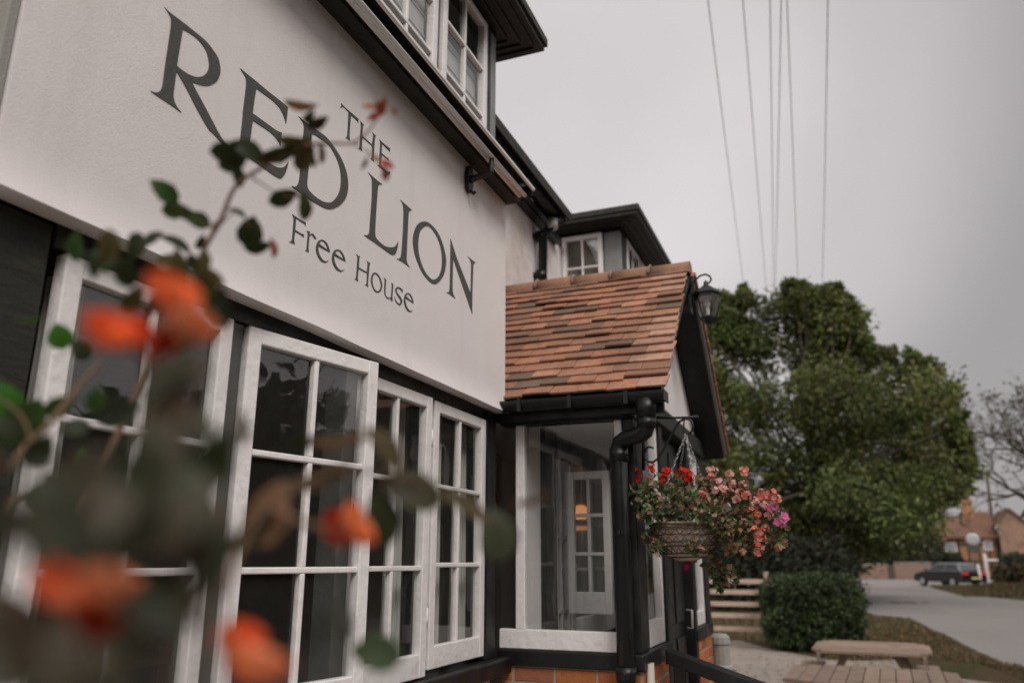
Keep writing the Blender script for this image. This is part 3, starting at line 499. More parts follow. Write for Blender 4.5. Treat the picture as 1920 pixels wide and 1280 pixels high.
# upper bay : posts, casements, pale sheets for sky reflection, dark room, roof with deep eaves
def upper_bay(X0, X1, front_windows):
    ZB, ZT, YF = 3.74, 4.82, 1.80
    m = MB(); m.box(X0, X1, YF-.012, YF+.11, ZT+.002, 4.86); m.box(X0, X1, YF-.02, YF+.11, 3.69, ZB-.002); m.build("bay_beam", M_BLACK, PUB, bevel=.004)
    for (x, w, nb, bl) in front_windows:
        casement((x, YF, ZB), 0, w, ZT-ZB, 2, 3, name="upper_window", bot=0.06, top=0.05, catch=1)
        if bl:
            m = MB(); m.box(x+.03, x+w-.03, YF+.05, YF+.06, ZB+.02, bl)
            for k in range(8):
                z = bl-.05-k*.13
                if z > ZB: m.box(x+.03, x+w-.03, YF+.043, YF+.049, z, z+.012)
            m.build("pane_sky_sheet", M_SHEET, PUB)  # pale sheet added behind the panes, standing in for reflected sky
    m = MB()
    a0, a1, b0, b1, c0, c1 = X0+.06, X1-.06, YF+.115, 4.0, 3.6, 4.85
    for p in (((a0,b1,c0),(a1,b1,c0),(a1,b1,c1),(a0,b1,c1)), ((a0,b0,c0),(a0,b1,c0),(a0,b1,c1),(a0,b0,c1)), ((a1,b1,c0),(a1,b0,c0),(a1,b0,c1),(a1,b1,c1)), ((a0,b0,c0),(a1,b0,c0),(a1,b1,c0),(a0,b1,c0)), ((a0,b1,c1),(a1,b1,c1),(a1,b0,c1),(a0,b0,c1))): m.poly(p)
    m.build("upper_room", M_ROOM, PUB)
    rx0, rx1, ry = X0-.27, X1+.29, 1.55
    m = MB(); m.box(rx0, rx1, ry, 2.7, 4.864, 4.90)
    for k in range(3): m.box(rx0+.05+k*.07, rx0+.075+k*.07, ry+.06+.07*k, 2.6, 4.85-.002*k, 4.863); m.box(rx1-.075-k*.07, rx1-.05-k*.07, ry+.06+.07*k, 2.6, 4.85-.002*k, 4.863)
    for k in range(3): m.box(rx0+.1+.07*k, rx1-.1-.07*k, ry+.04+k*.07, ry+.065+k*.07, 4.852-.002*k, 4.8635)
    sf = m.build("bay_eaves", M_DKWOOD, PUB, bevel=.003)
    m = MB(); m.box(rx0-.015, rx1+.015, ry-.02, 2.75, 4.901, 4.965)
    hx = 0.55
    A = [m.vert(p) for p in ((rx0, ry, 4.966), (rx1, ry, 4.966), (rx1, 2.7, 4.966), (rx0, 2.7, 4.966))]
    B = [m.vert(p) for p in ((rx0+hx, ry+hx, 5.12), (rx1-hx, ry+hx, 5.12), (rx1-hx, 2.7, 5.12), (rx0+hx, 2.7, 5.12))]
    for i in range(4): j = (i+1) % 4; m.face((A[i], A[j], B[j], B[i]))
    m.face(B)
    m.build("bay_roof", M_DKWOOD, PUB, bevel=.004)
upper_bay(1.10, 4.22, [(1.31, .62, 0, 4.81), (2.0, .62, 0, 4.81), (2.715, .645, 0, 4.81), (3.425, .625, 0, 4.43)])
for x0, x1, mm in ((1.93, 1.998, M_GREYPAINT), (2.622, 2.713, M_GREYPAINT), (3.362, 3.423, M_GREYPAINT)):
    m = MB(); m.box(x0, x1, 1.80, 1.90, 3.742, 4.818); m.build("window_mullion", mm, PUB, bevel=.004)
for x0, x1 in ((1.10, 1.308), (4.053, 4.125)):
    m = MB(); m.box(x0, x1, 1.787, 1.91, 3.742, 4.818); m.build("bay_corner_post", M_BLACK, PUB, bevel=.005)
m = MB(); m.box(4.127, 4.215, 1.79, 2.38, 3.742, 4.857); m.build("bay_corner_board", M_BOARD, PUB, bevel=.004)

# main wall of the pub behind the bays and the porch
m = MB(); m.box(4.242, 7.62, 2.44, 2.66, Z0, 4.70); m.build("main_wall", M_STAINED, PUB)
m = MB(); m.box(-5.0, 1.10, 2.38, 2.60, Z0, 4.70); m.build("main_wall", M_PLASTER, PUB)
m = MB(); m.box(7.621, 15.0, 2.381, 2.6, Z0, 3.6); m.box(10.7, 15.0, 2.38, 2.6, 3.59, 4.70); m.build("main_wall", M_PLASTER, PUB)
m = MB()
k_ = (7.05-4.78)/(4.6-2.12)
for (a, b, y0, y1) in ((4.52, 6.98, 2.12, 2.80), (-5.0, 0.80, 2.12, 2.80), (-5.0, 15.0, 2.80, 4.6)):
    m.prism([(y0, 4.78+k_*(y0-2.12)), (y0+.01, 4.70+k_*(y0-2.12)), (y1, 4.70+k_*(y1-2.12)), (y1, 4.78+k_*(y1-2.12))], a, b, lambda t, p, q: (t, p, q))
m.build("main_roof", M_DKWOOD, PUB)
m = MB(); m.tube([(4.3, 2.25, 4.735), (6.98, 2.25, 4.735)], .06, 12)
for x in (5.0, 5.9, 6.8): m.box(x-.02, x+.02, 2.185, 2.315, 4.67, 4.80)
m.box(4.3, 7.34, 2.36, 2.44, 4.64, 4.70); m.box(4.3, 6.98, 2.305, 2.36, 4.66, 4.735)
m.build("roof_gutter", M_BLACKP, PUB)
m = MB(); m.tube([(6.74, 2.25, 4.68), (6.74, 2.25, 4.60), (6.76, 2.36, 4.50), (6.76, 2.38, 3.3)], .045, 12)
for z in (4.45, 4.05): m.tube([(6.76, 2.38, z), (6.76, 2.38, z+.09)], .056, 12); m.box(6.69, 6.83, 2.39, 2.44, z+.02, z+.06)
dpm = m.build("roof_downpipe", M_BLACKP, PUB)
m = MB(); m.tube([(6.74, 2.25, 4.555), (6.745, 2.26, 4.605), (6.74, 2.25, 4.66)], [.052, .056, .05], 12); m.build("pipe_collar", M_METAL, dpm)
# strip of a window hidden behind the bay
m = MB(); m.box(4.99, 5.06, 2.40, 2.44, 3.62, 4.62); m.box(4.6, 5.10, 2.36, 2.44, 3.54, 3.62); m.build("window_surround", M_BLACK, PUB, bevel=.006)

# second bay, beyond the porch
BX0, BX1 = 7.62, 10.7
upper_bay(BX0, BX1, [(7.85, .62, 0, None), (8.55, .62, 0, None), (9.3, .62, 0, None), (10.0, .6, 0, None)])
casement((BX0-.01, 2.434, 3.74), -math.pi/2, .447, 1.08, 2, 3, name="upper_window", bot=.06, top=.05, st=.05)
m = MB(); m.box(BX0+.0, BX0+.08, 1.80, 1.978, 3.74, 4.82); m.build("bay_corner_board", M_BOARD, PUB, bevel=.004)
for bb in ((BX0-.03, BX0+.02, 2.436, 2.48, 3.7, 4.86), (BX0+.02, BX0+.1, 1.79, 2.44, 4.823, 4.86), (BX0+.085, BX0+.23, 1.79, 1.9, 3.742, 4.818), (BX0+.0, BX0+.05, 1.979, 1.986, 3.74, 4.82)):
    m = MB(); m.box(*bb); m.build("bay_corner_post", M_BLACK, PUB, bevel=.003)
for x in (8.47, 9.18, 9.93):
    m = MB(); m.box(x, x+.07, 1.80, 1.9, 3.742, 4.818); m.build("window_mullion", M_BLACK, PUB, bevel=.003)
# looped white curtain behind the side window
m = MB(); m.smooth = True
for i in range(8):
    t0, t1 = i/8, (i+1)/8
    def cu(t): return (BX0+.05, 2.01+.18*t, 4.77-0.02*t), (BX0+.055, 2.01+.18*t, 4.77-.02-(0.55*(1-t)**1.6))
    (a, b), (c, d) = cu(t0), cu(t1); m.poly([b, d, c, a])
m.build("curtain", M_SHEET, PUB)
m = MB(); m.box(BX0, BX1, 1.74, 1.85, 2.3, 3.688); m.box(BX0, BX0+.1, 1.85, 2.44, 2.3, 3.688); m.box(BX0, BX1, 1.85, 1.95, Z0, 2.29); m.box(BX0, BX0+.1, 1.95, 2.44, Z0, 2.29)
m.build("sign_wall", M_PLASTER, PUB, label="plain white wall of the farther bay")
# ---------------------------------------------------------------- entrance porch
PX0, PX1, PYF = 4.35, 6.90, 1.00
RX, RZ, EX, EZ = 5.62, 3.535, 4.25, 2.355           # ridge line and eave line (upper face of the battens)
def brickwall(m, axis_, fixed, a0, a1, z0, z1, out):
    """courses of single bricks standing 4 mm proud of a mortar bed"""
    bw, bh, j = 0.225, 0.072, 0.012; row = 0; z = z1 - bh
    while z > z0:
        u = a0 - (0.5*(bw+j) if row % 2 else 0)
        while u < a1:
            u0, u1 = max(u, a0), min(u+bw, a1)
            if u1-u0 > 0.02:
                k = random.uniform(0.75, 1.15); h = random.uniform(-.03, .03)
                m.cur = (0.50*k, (0.165+h)*k, 0.065*k) if random.random() > .12 else (0.34*k, .13*k, .075*k)
                e = random.uniform(-.0015, .0015)
                if axis_ == 'y': m.box(fixed-0.004+e, fixed+.05, u0, u1, z, z+bh)
                else: m.box(u0, u1, fixed-0.004+e, fixed+.05, z, z+bh)
            u += bw+j
        z -= bh+j; row += 1
    m.cur = (1, 1, 1)
for (ax_, fx, a0, a1, bb) in (('y', PX0, PYF+.006, 1.79, (PX0, PX0+.11, PYF+.001, 1.79)), ('x', PYF, PX0+.052, 5.16, (PX0+.111, 5.165, PYF, PYF+.1)), ('x', PYF, 6.12, 6.88, (6.115, 6.885, PYF, PYF+.1))):
    m = MB(); brickwall(m, ax_, fx, a0, a1, -.42, .893, -1); pl = m.build("porch_plinth", M_BRICK, PUB, bevel=.004)
    m = MB(); m.box(*bb, Z0, .899); m.build("mortar_bed", M_MORTAR, pl)
for bb in ((PX0-.025, PX0+.12, PYF-.02, 1.80), (PX0+.121, 5.17, PYF-.018, PYF+.11), (6.11, 6.9, PYF-.02, PYF+.11)):
    m = MB(); m.box(*bb, .90, .985); m.build("porch_sill_beam", M_BLACK, PUB, bevel=.010, seg=2)
# side window of the porch: broad white bottom rail, one big pane
m = MB(); m.box(PX0-.012, PX0+.05, 1.085, 1.795, .987, 1.088)
m.box(PX0-.005, PX0+.045, 1.645, 1.70, 1.089, 2.225); m.box(PX0-.003, PX0+.045, 1.06, 1.103, 1.089, 2.225)
f = m.build("porch_side_window", M_WHITE, PUB, bevel=.005, seg=2)
m = MB(); m.poly([(PX0+.02, 1.10, 1.086), (PX0+.02, 1.648, 1.086), (PX0+.02, 1.648, 2.224), (PX0+.02, 1.10, 2.224)]); m.poly([(PX0+.022, 1.699, 1.086), (PX0+.022, 1.80, 1.086), (PX0+.022, 1.80, 2.224), (PX0+.022, 1.699, 2.224)]); m.build("window_glass", M_GLASSD, f)
# timber frame of the porch
def post(x0, x1, y0, y1, z0, z1, mm=None, name="porch_post"):
    m = MB(); m.box(x0, x1, y0, y1, z0, z1); return m.build(name, mm or M_BLACK, PUB, bevel=.007, seg=2)
post(PX0-.012, PX0+.20, PYF-.008, PYF+.055, .986, 2.228); post(5.07, 5.17, PYF-.008, PYF+.10, Z0+.05, 2.30); post(6.10, 6.20, PYF-.008, PYF+.10, Z0+.05, 2.30); post(6.68, 6.90, PYF-.008, PYF+.10, .986, 2.30)
post(PX0-.02, PX0+.11, PYF-.02, 1.795, 2.229, 2.335, name="porch_beam")
post(PX0+.112, 6.92, PYF-.03, PYF+.10, 2.305, 2.43, mm=M_DKWOOD, name="porch_beam")
casement((4.562, PYF+.03, .988), 0, .50, 1.31, 1, 1, name="porch_window", bot=.14, st=.05)
casement((6.205, PYF+.03, .988), 0, .47, 1.31, 1, 2, name="porch_window", bot=.10, st=.05)
m = MB(); m.box(5.172, 6.098, PYF+.06, PYF+.10, 0, 2.30)
for (a, b) in ((.10, .95), (1.05, 1.60), (1.66, 2.2)): m.box(5.28, 5.60, PYF+.045, PYF+.06, a, b); m.box(5.67, 5.99, PYF+.045, PYF+.06, a, b)
dr = m.build("porch_door", M_BLACKP, PUB, bevel=.004)
m = MB(); m.box(5.185, 5.20, PYF+.04, PYF+.059, .05, 2.25); m.build("door_edge_glint", M_METAL, dr)  # pale strip stands in for light caught by the door's edge
m = MB(); m.tube([(5.95, PYF+.03, 1.0), (5.95, PYF-.01, 1.0), (5.95, PYF-.01, 1.12), (5.95, PYF+.03, 1.12)], .008, 8); m.build("door_handle", M_METAL, dr)
# gable
m = MB()
sl = (RZ-EZ)/(RX-EX)
def roofz(x): return EZ + sl*(RX-EX) - sl*abs(x-RX)
m.poly([(PX0, PYF+.02, 2.431), (PX1, PYF+.02, 2.431), (PX1, PYF+.02, roofz(PX1)-.03), (RX, PYF+.02, RZ-.03), (PX0, PYF+.02, roofz(PX0)-.03)]); m.poly([(PX0, PYF+.09, 2.431), (PX0, PYF+.09, roofz(PX0)-.03), (RX, PYF+.09, RZ-.03), (PX1, PYF+.09, roofz(PX1)-.03), (PX1, PYF+.09, 2.431)])
m.build("porch_gable", M_PLASTER, PUB)
# floor, ceiling, far side wall, inner screen
m = MB(); m.box(PX0+.11, PX1-.1, PYF+.1, 2.44, -.1, 0); m.build("porch_floor", M_SLABS, PUB)
m = MB(); m.box(PX0+.05, PX1-.06, PYF+.101, 2.439, 2.27, 2.30); m.build("porch_ceiling", M_PLASTER, PUB)
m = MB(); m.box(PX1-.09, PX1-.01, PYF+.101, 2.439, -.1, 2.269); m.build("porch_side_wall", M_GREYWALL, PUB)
YS = 1.66
def sx(px): return aty(px, 1000, YS).x
x1, x2, x3, x4 = sx(1014), sx(1036), sx(1141), sx(1153)
m = MB(); m.box(x1, x2, YS-.03, YS+.05, 0, 2.268); m.box(x3, x4, YS-.03, YS+.05, 0, 2.268); m.box(x2, x3, YS-.03, YS+.05, 2.10, 2.268)
m.build("inner_screen", M_BLACK, PUB, bevel=.005)
xm = sx(1063)
casement((x2, YS, .0), 0, xm-x2, 2.098, 2, 4, name="inner_glazing", bot=.25, st=.04)
casement((xm, YS-.01, .96), 0, x3-xm, 1.12, 2, 3, name="inner_glazing", bot=.13, st=.07)
XD = 5.0; qa, qb = atx(1064, 885, XD), atx(1142, 885, XD)
casement((XD, qa.y, atx(1100, 1150, XD).z), -math.pi/2, qa.y-qb.y, qa.z-atx(1100, 1150, XD).z, 2, 3, name="inner_glazing", bot=.13, st=.045, top=.05)  # white casement added here in place of a reflection in the porch glass
m = MB(); m.box(xm, x3, YS, YS+.03, 0, .955); m.build("inner_panel", M_BOARD, PUB)
m = MB(); m.box(4.47, x1-.002, YS+.0, YS+.03, 0, 2.268); m.build("inner_partition", M_PLASTER, PUB)
# steps down from the door
m = MB()
for k in range(3): m.box(5.0, 6.3, PYF-.30-.30*k, PYF-.002-.30*k, Z0, -.004-.14*k)
m.build("porch_steps", M_SLABS, PUB, bevel=.01)

# tiled roof of the porch : every tile laid singly inside the one mesh
th = math.atan2(RZ-EZ, RX-EX); LS = math.hypot(RZ-EZ, RX-EX)
ca, sa = math.cos(th), math.sin(th)
def yfront(s): return 0.779 + (0.825-0.779)*s/LS
def tilecol(edge=False):
    r = random.random(); k = random.uniform(.85, 1.12)
    if edge and r < .75: c = (.47, .275, .20)
    elif r < .38: c = (.42, .205, .130)
    elif r < .66: c = (.36, .180, .115)
    elif r < .84: c = (.29, .155, .105)
    elif r < .93: c = (.185, .125, .095)
    else: c = (.47, .245, .155)
    return tuple(v*k for v in c)
m = MB(); NC = 17; g = LS/NC; TW = .168
for side in (1, -1):
    for i in range(NC):
        s0 = i*g - .012; wavy = .004*math.sin(i*1.7)
        y = yfront(s0) - random.uniform(0, .012); first = True; off = (i % 2)*TW*.5
        while y < 2.36:
            wd = TW*1.0 + (off if first else 0)
            m.cur = tilecol(first and side == 1); 
            y1 = min(y+wd, 2.375); lift = random.uniform(-.004, .007) + (.012 if random.random() < .05 else 0); sk = random.uniform(-.006, .006) + (.03 if random.random() < .02 else 0)
            tl = .165 if i < NC-1 else .10; tk = .015
            def P(s, yy, n):
                x = EX + s*ca - n*sa; z = EZ + s*sa + n*ca
                return (x, yy, z) if side == 1 else (2*RX-x, yy, z)
            b0, b1 = .026+lift, .003; q = []
            a, b = s0+sk, s0+sk+random.uniform(-.008, .008)
            ids = [m.vert(p) for p in (P(a, y+.001, b0), P(b, y1-.0015, b0+random.uniform(-.002, .002)), P(s0+tl, y1-.0015, b1), P(s0+tl, y+.001, b1), P(a, y+.001, b0+tk), P(b, y1-.0015, b0+tk+random.uniform(-.001, .001)), P(s0+tl, y1-.0015, b1+tk), P(s0+tl, y+.001, b1+tk))]
            for fc in ((0,3,2,1),(4,5,6,7),(0,1,5,4),(1,2,6,5),(2,3,7,6),(3,0,4,7)): m.face([ids[k] for k in fc])
            y = y1 if y1 < 2.375 else 9; first = False
m.cur = (1, 1, 1)
tr = m.build("porch_roof", M_TILE, PUB, bevel=.002)
m = MB(); y = .80; k = 0
while y < 2.36:
    y1 = min(y+.30, 2.375); m.cur = random.choice([(.34, .185, .125), (.30, .17, .115), (.37, .20, .13)]); n = 12; dz = random.uniform(-.004, .004)
    A = []; B = []
    for q in range(n+1):
        a = math.pi*(-.06 + 1.12*q/n); r0 = .088
        A.append(m.vert((RX - r0*math.cos(a), y+.002, RZ-.02+dz + r0*math.sin(a)))); B.append(m.vert((RX - r0*.97*math.cos(a), y1-.002, RZ-.02+dz + r0*.97*math.sin(a))))
    m.smooth = True
    for q in range(n): m.face((A[q], B[q], B[q+1], A[q+1]))
    m.smooth = False; m.face(A); m.face(B[::-1])
    m.cur = (.30, .22, .17); m.tube([(RX-.091*math.cos(a_), y1+random.uniform(-.006, .006), RZ-.02+.091*math.sin(a_)) for a_ in [math.pi*q/8 for q in range(9)]], [random.uniform(.006, .014) for q in range(9)], 6)
    y = y1
m.build("ridge_tiles", M_TILE, tr)
def slopebox(m, s0, s1, y0, y1, n0, n1, side):
    def P(s, yy, n):
        x = EX + s*ca - n*sa; z = EZ + s*sa + n*ca
        return (x, yy, z) if side == 1 else (2*RX-x, yy, z)
    ids = [m.vert(P(*p)) for p in ((s0,y0,n0),(s1,y0,n0),(s1,y1,n0),(s0,y1,n0),(s0,y0,n1),(s1,y0,n1),(s1,y1,n1),(s0,y1,n1))]
    for fc in ((0,3,2,1),(4,5,6,7),(0,1,5,4),(1,2,6,5),(2,3,7,6),(3,0,4,7)): m.face([ids[k] for k in fc])
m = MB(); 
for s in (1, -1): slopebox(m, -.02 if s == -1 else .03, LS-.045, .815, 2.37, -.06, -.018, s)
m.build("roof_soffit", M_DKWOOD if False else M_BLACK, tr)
m = MB()
slopebox(m, .0, LS-.03, .790, .85, -.034, -.017, -1)
m.build("verge_undercloak", mat("pale_verge_board", (.40, .38, .35), .8), tr)
m = MB(); s_ = 0.0
while s_ < LS-.05:                                   # cloaked verge of the far slope, one tile end after another
    k = random.uniform(.75, 1.1); m.cur = (.30*k, .115*k, .07*k); slopebox(m, s_+.004, min(s_+g-.004, LS-.04), .772+random.uniform(-.004, .004), .80, -.016, .030, -1); s_ += g
m.build("verge_tiles", M_TILE, tr, bevel=.002)
# gutter, swan neck and downpipe on the near eave
m = MB(); n = 10; prof = [(math.cos(math.pi + math.pi*k/n)*.058, math.sin(math.pi + math.pi*k/n)*.058) for k in range(n+1)]
prof += [(p*.93, q*.93+.0) for p, q in prof[::-1]]
m.prism(prof, .775, 1.72, lambda t, p, q: (4.195+p, t, 2.335+q))
m.lathe([(.057, 0), (.057, .002)], (0, 0, 0), 3) if False else None
m.box(4.137, 4.253, .770, .776, 2.278, 2.337)
for y in (.98, 1.30, 1.6): m.box(4.133, 4.257, y-.012, y+.012, 2.272, 2.342)
m.build("porch_gutter", M_BLACKP, PUB)
m = MB(); m.box(4.255, 4.30, .80, 1.79, 2.235, 2.35); m.build("eave_board", M_BLACK, PUB, bevel=.004)
GX, GY, DX, DY = 4.20, .885, 4.275, 1.062
m = MB()
pth = [(GX, GY, 2.29), (GX, GY, 2.155), (GX+.004, GY+.012, 2.128), (GX+.018, GY+.040, 2.112), (DX-.018, DY-.040, 2.094), (DX-.004, DY-.012, 2.082), (DX, DY, 2.05), (DX, DY, -.40)]
m.tube(pth, [.047]*8, 16)
m.tube([(GX, GY, 2.20), (GX, GY, 2.30)], [.053, .060], 16); m.tube([(GX, GY, 2.145), (GX, GY, 2.195)], .053, 16); m.tube([(DX, DY, 1.98), (DX, DY, 2.05)], .053, 16)
m.tube([(DX, DY, .86), (DX, DY, .93)], .054, 16)
dp = m.build("porch_downpipe", M_BLACKP, PUB)
m = MB()
for z in (.885, 1.60): m.box(DX-.06, DX+.09, DY-.008, DY+.008, z-.012, z+.012); m.tube([(DX-.054, DY-.02, z), (DX-.065, DY-.02, z)], .008, 8)
m.build("pipe_clip", M_BLACKP, dp)
m = MB(); m.tube([(DX+.16, .975, .93), (DX+.16, .975, -.4)], .018, 10); m.tube([(DX+.21, .975, .93), (DX+.21, .975, -.4)], .014, 10); m.build("waste_pipe", mat("cream_pipe", (.55, .50, .43), .5), PUB)

# ---------------------------------------------------------------- things fixed to the pub
# trough light above the sign, carried on an arm
t = thing("trough_light", (3.0, 1.58, 3.64), "long slim trough light with pale tubes fixed along the top of the painted sign wall", "sign light")
m = MB(); c = (1.585, 3.665); n = 12; R_ = .060
prof = [(c[0] + R_*math.cos(rad(-20)+math.pi*k/n*1.05 - .3), c[1] + R_*math.sin(rad(-20)+math.pi*k/n*1.05 - .3)) for k in range(n+1)]
prof += [(c[0] + (p-c[0])*.9, c[1] + (q-c[1])*.9) for p, q in prof[::-1]]
m.prism(prof, 1.12, 4.20, lambda tt, p, q: (tt, p, q)); m.build("hood", M_BLACKP, t)
for yy, zz, r_ in ((1.612, 3.632, .0125), (1.578, 3.628, .013)):
    m = MB(); m.tube([(1.15, yy, zz), (4.19, yy, zz)], r_, 10); m.build("tube", mat("pale_tube_plastic", (.80, .78, .76), .35), t)
m = MB(); m.box(1.12, 4.20, 1.515, 1.532, 3.652, 3.672); m.build("rim", mat("pale_rim_paint", (.74, .71, .69), .35), t, bevel=.003)
m = MB(); m.box(4.201, 4.212, 1.535, 1.635, 3.625, 3.70); m.tube([(4.205, 1.56, 3.63), (4.22, 1.54, 3.60), (4.205, 1.53, 3.585)], .006, 6); m.build("end_cap", M_BLACKP, t, bevel=.003)
for ax in (3.67, 1.55):
    m = MB(); z = 3.515
    m.prism([(-.022, -.075), (.022, -.075), (.034, -.03), (.034, .03), (.022, .075), (-.022, .075), (-.034, .03), (-.034, -.03)], 1.729, 1.705, lambda tt, p, q: (ax+p, tt, z+q))
    m.tube([(ax, 1.705, z-.07), (ax, 1.69, z-.09), (ax, 1.675, z-.08)], .010, 8); m.tube([(ax, 1.705, z+.07), (ax, 1.69, z+.09), (ax, 1.675, z+.08)], .010, 8)
    m.tube([(ax, 1.71, z), (ax, 1.68, z+.003), (ax, 1.60, z+.015), (ax, 1.585, z+.02), (ax, 1.58, z+.11)], [.026, .019, .016, .017, .014], 10)
    m.build("arm", M_IRON, t, bevel=.002)

# lantern on the porch gable
lx, ly, lz = 5.62, .70, 3.265
t = thing("wall_lantern", (lx, ly, lz), "black carriage lantern with glass panes hanging from a scroll bracket at the porch gable", "lantern")
S = 6; ro = math.pi/6
m = MB(); m.lathe([(.105, .060), (.108, .066), (.100, .075), (.088, .095), (.045, .110), (.042, .124), (.022, .128), (.018, .15)], (lx, ly, lz), S, ro); m.lathe([(.088, .03), (.09, .06)], (lx, ly, lz), S, ro); m.build("cap", M_IRON, t, bevel=.002)
m = MB(); m.lathe([(.088, .035), (.084, -.01), (.074, -.06), (.058, -.105)], (lx, ly, lz), S, ro); m.build("glass", M_LANTGLASS, t)
m = MB()
for k in range(S):
    a = ro + 2*math.pi*k/S
    m.tube([(lx+r_*math.cos(a), ly+r_*math.sin(a), lz+z) for r_, z in ((.089, .035), (.086, -.01), (.076, -.06), (.060, -.105))], .0055, 6)
m.build("glazing_bars", M_IRON, t)
m = MB(); m.lathe([(.058, -.104), (.062, -.112), (.058, -.125), (.035, -.140), (.028, -.155), (.012, -.160), (.010, -.185), (.003, -.20)], (lx, ly, lz), S, ro); m.build("base", M_IRON, t, bevel=.002)
m = MB(); m.lathe([(.012, -.10), (.014, -.05), (.010, -.04)], (lx, ly, lz), 8); m.lathe([(.010, -.04), (.022, -.015), (.020, .01), (.006, .03)], (lx, ly, lz), 10); m.build("bulb", mat("bulb_glass", (.75, .74, .72), .2), t)
m = MB()
sp = [(ly+.115, -.02), (ly+.112, .10), (ly+.10, .15), (ly+.075, .185), (ly+.04, .215), (ly, .222), (ly-.032, .205), (ly-.04, .175), (ly-.025, .152), (ly-.005, .15), (ly+.004, .165), (ly-.006, .172)]
m.tube([(lx, y, lz+z) for y, z in sp], .0075, 8); m.lathe([(.018, .15), (.014, .165)], (lx, ly, lz), 8)
m.prism([(-.03, -.06), (.03, -.06), (.035, .0), (.03, .08), (-.03, .08), (-.035, 0)], ly+.112, ly+.126, lambda tt, p, q: (lx+p, tt, lz-.01+q)); m.box(lx-.02, lx+.02, ly+.126, .99, lz-.05, lz-.01); m.build("scroll_bracket", M_IRON, t)

# lit lamp behind the inner screen of the porch
p = aty(1089, 962, 2.05)
t = thing("wall_lamp", p, "small lit lamp glowing warm orange behind the inner porch window", "lamp")
m = MB(); m.lathe([(.045, -.05), (.075, -.01), (.06, .05), (.03, .07)], p, 12); m.build("lamp_shade", emit("warm_lamp", (1.0, .38, .13), .7), t)
m = MB(); m.lathe([(.05, -.145), (.06, -.11)], p, 12); m.build("lamp_shade", emit("warm_lamp_low", (1.0, .36, .14), .35), t)
m = MB(); m.tube([p + Vector((0, 0, .07)), p + Vector((0, 0, 2.27-p.z))], .006, 6); m.tube([p - Vector((0, 0, .05)), p - Vector((0, 0, .11))], .008, 6); m.build("lamp_stem", M_IRON, t)

# handrail beside the steps
t = thing("handrail", (4.85, .2, Z0), "black painted handrail sloping down beside the porch steps", "handrail")
m = MB(); hx = 4.80; hm = -.305
def hz(y): return .965 + hm*(.94-y)
ids = []
for y in (.955, -1.0):
    ids.append([m.vert((hx+a, y, hz(y)+b)) for a, b in ((-.03, -.075), (.03, -.075), (.03, .0), (.0, .016), (-.03, .0))])
for i in range(5): j = (i+1) % 5; m.face((ids[0][i], ids[0][j], ids[1][j], ids[1][i]))
m.face(ids[0]); m.face(ids[1][::-1]); m.build("rail", M_BLACK, t, bevel=.006, seg=2)
for y in (.88, -.92):
    m = MB(); m.box(hx-.035, hx+.035, y-.035, y+.035, Z0, hz(y)-.065); m.build("post", M_BLACK, t, bevel=.005)
m = MB(); m.smooth = False
ids = []
for y in (.84, -.88): ids.append([m.vert((hx+a, y, hz(y)+b-.5)) for a, b in ((-.02, -.05), (.02, -.05), (.02, .0), (-.02, .0))])
for i in range(4): j = (i+1) % 4; m.face((ids[0][i], ids[0][j], ids[1][j], ids[1][i]))
m.build("lower_rail", M_BLACK, t, bevel=.004)

# basket bracket (flat wrought iron in the plane x = 4.46)
BXX = 4.46
def bp(zx, zy): q = atx(1150+zx/6.4, 680+zy/6.4, BXX); return q
t = thing("basket_bracket", bp(360, 900), "thin wrought iron scroll bracket on the porch corner carrying the flower basket", "bracket")
m = MB(); m.tube([bp(520, 655), bp(700, 660), bp(900, 655), bp(1020, 645)], [.008, .007, .007, .009], 8); m.build("arm", M_IRON, t)
m = MB(); m.tube([bp(905, 860), bp(940, 820), bp(956, 760), bp(940, 700), bp(905, 675), bp(860, 672), bp(800, 700), bp(760, 750), bp(710, 850), bp(650, 950), bp(590, 1060), bp(540, 1140), bp(480, 1190), bp(420, 1185), bp(385, 1150), bp(365, 1090), bp(385, 1040), bp(430, 1005), bp(480, 1020)], .0065, 8); m.build("scroll", M_IRON, t)
m = MB(); q0, q1 = bp(362, 700), bp(362, 1290); m.tube([q0, q1], .010, 8); m.tube([bp(520, 655), bp(362, 700)], .008, 8); m.build("back_bar", M_IRON, t)
m = MB(); m.tube([bp(850, 665), bp(845, 790), bp(850, 830), bp(870, 855), bp(885, 850)], .005, 6); m.build("hook", M_IRON, t)
# ================================================================ hanging basket
def leafquad(m, p, d, n, L, W, cup=0.15, tipw=0.35):
    """small pointed leaf: base p, direction d, facing n"""
    d = Vector(d).normalized(); n = (Vector(n) - d*Vector(n).dot(d))
    if n.length < 1e-4: n = d.orthogonal()
    n.normalize(); s = d.cross(n)
    a = [m.vert(p), m.vert(p + d*L*.45 + s*W*.5 + n*L*cup), m.vert(p + d*L + n*L*random.uniform(-.12, .12)), m.vert(p + d*L*.45 - s*W*.5 + n*L*cup)]
    m.face((a[0], a[1], a[2])); m.face((a[0], a[2], a[3]))
def rv():
    while True:
        v = Vector((random.uniform(-1, 1), random.uniform(-1, 1), random.uniform(-1, 1)))
        if .05 < v.length < 1: return v.normalized()
def zb(zx, zy, dd=0.0):                      # a point of the basket as measured from the photo, dd metres behind its middle
    return at(1100+zx/4.415, 820+zy/4.415, BD+dd)
BC0 = atx(1100+822/4.415, 820+800/4.415, 4.47); BD = (BC0-CAM).length
BK = thing("hanging_basket", BC0, "overflowing wicker hanging basket of red, salmon and pink geraniums at the porch corner", "hanging basket")
brad = .193; top = zb(822, 705).z; botz = zb(822, 1030).z; cx, cy = BC0.x, BC0.y
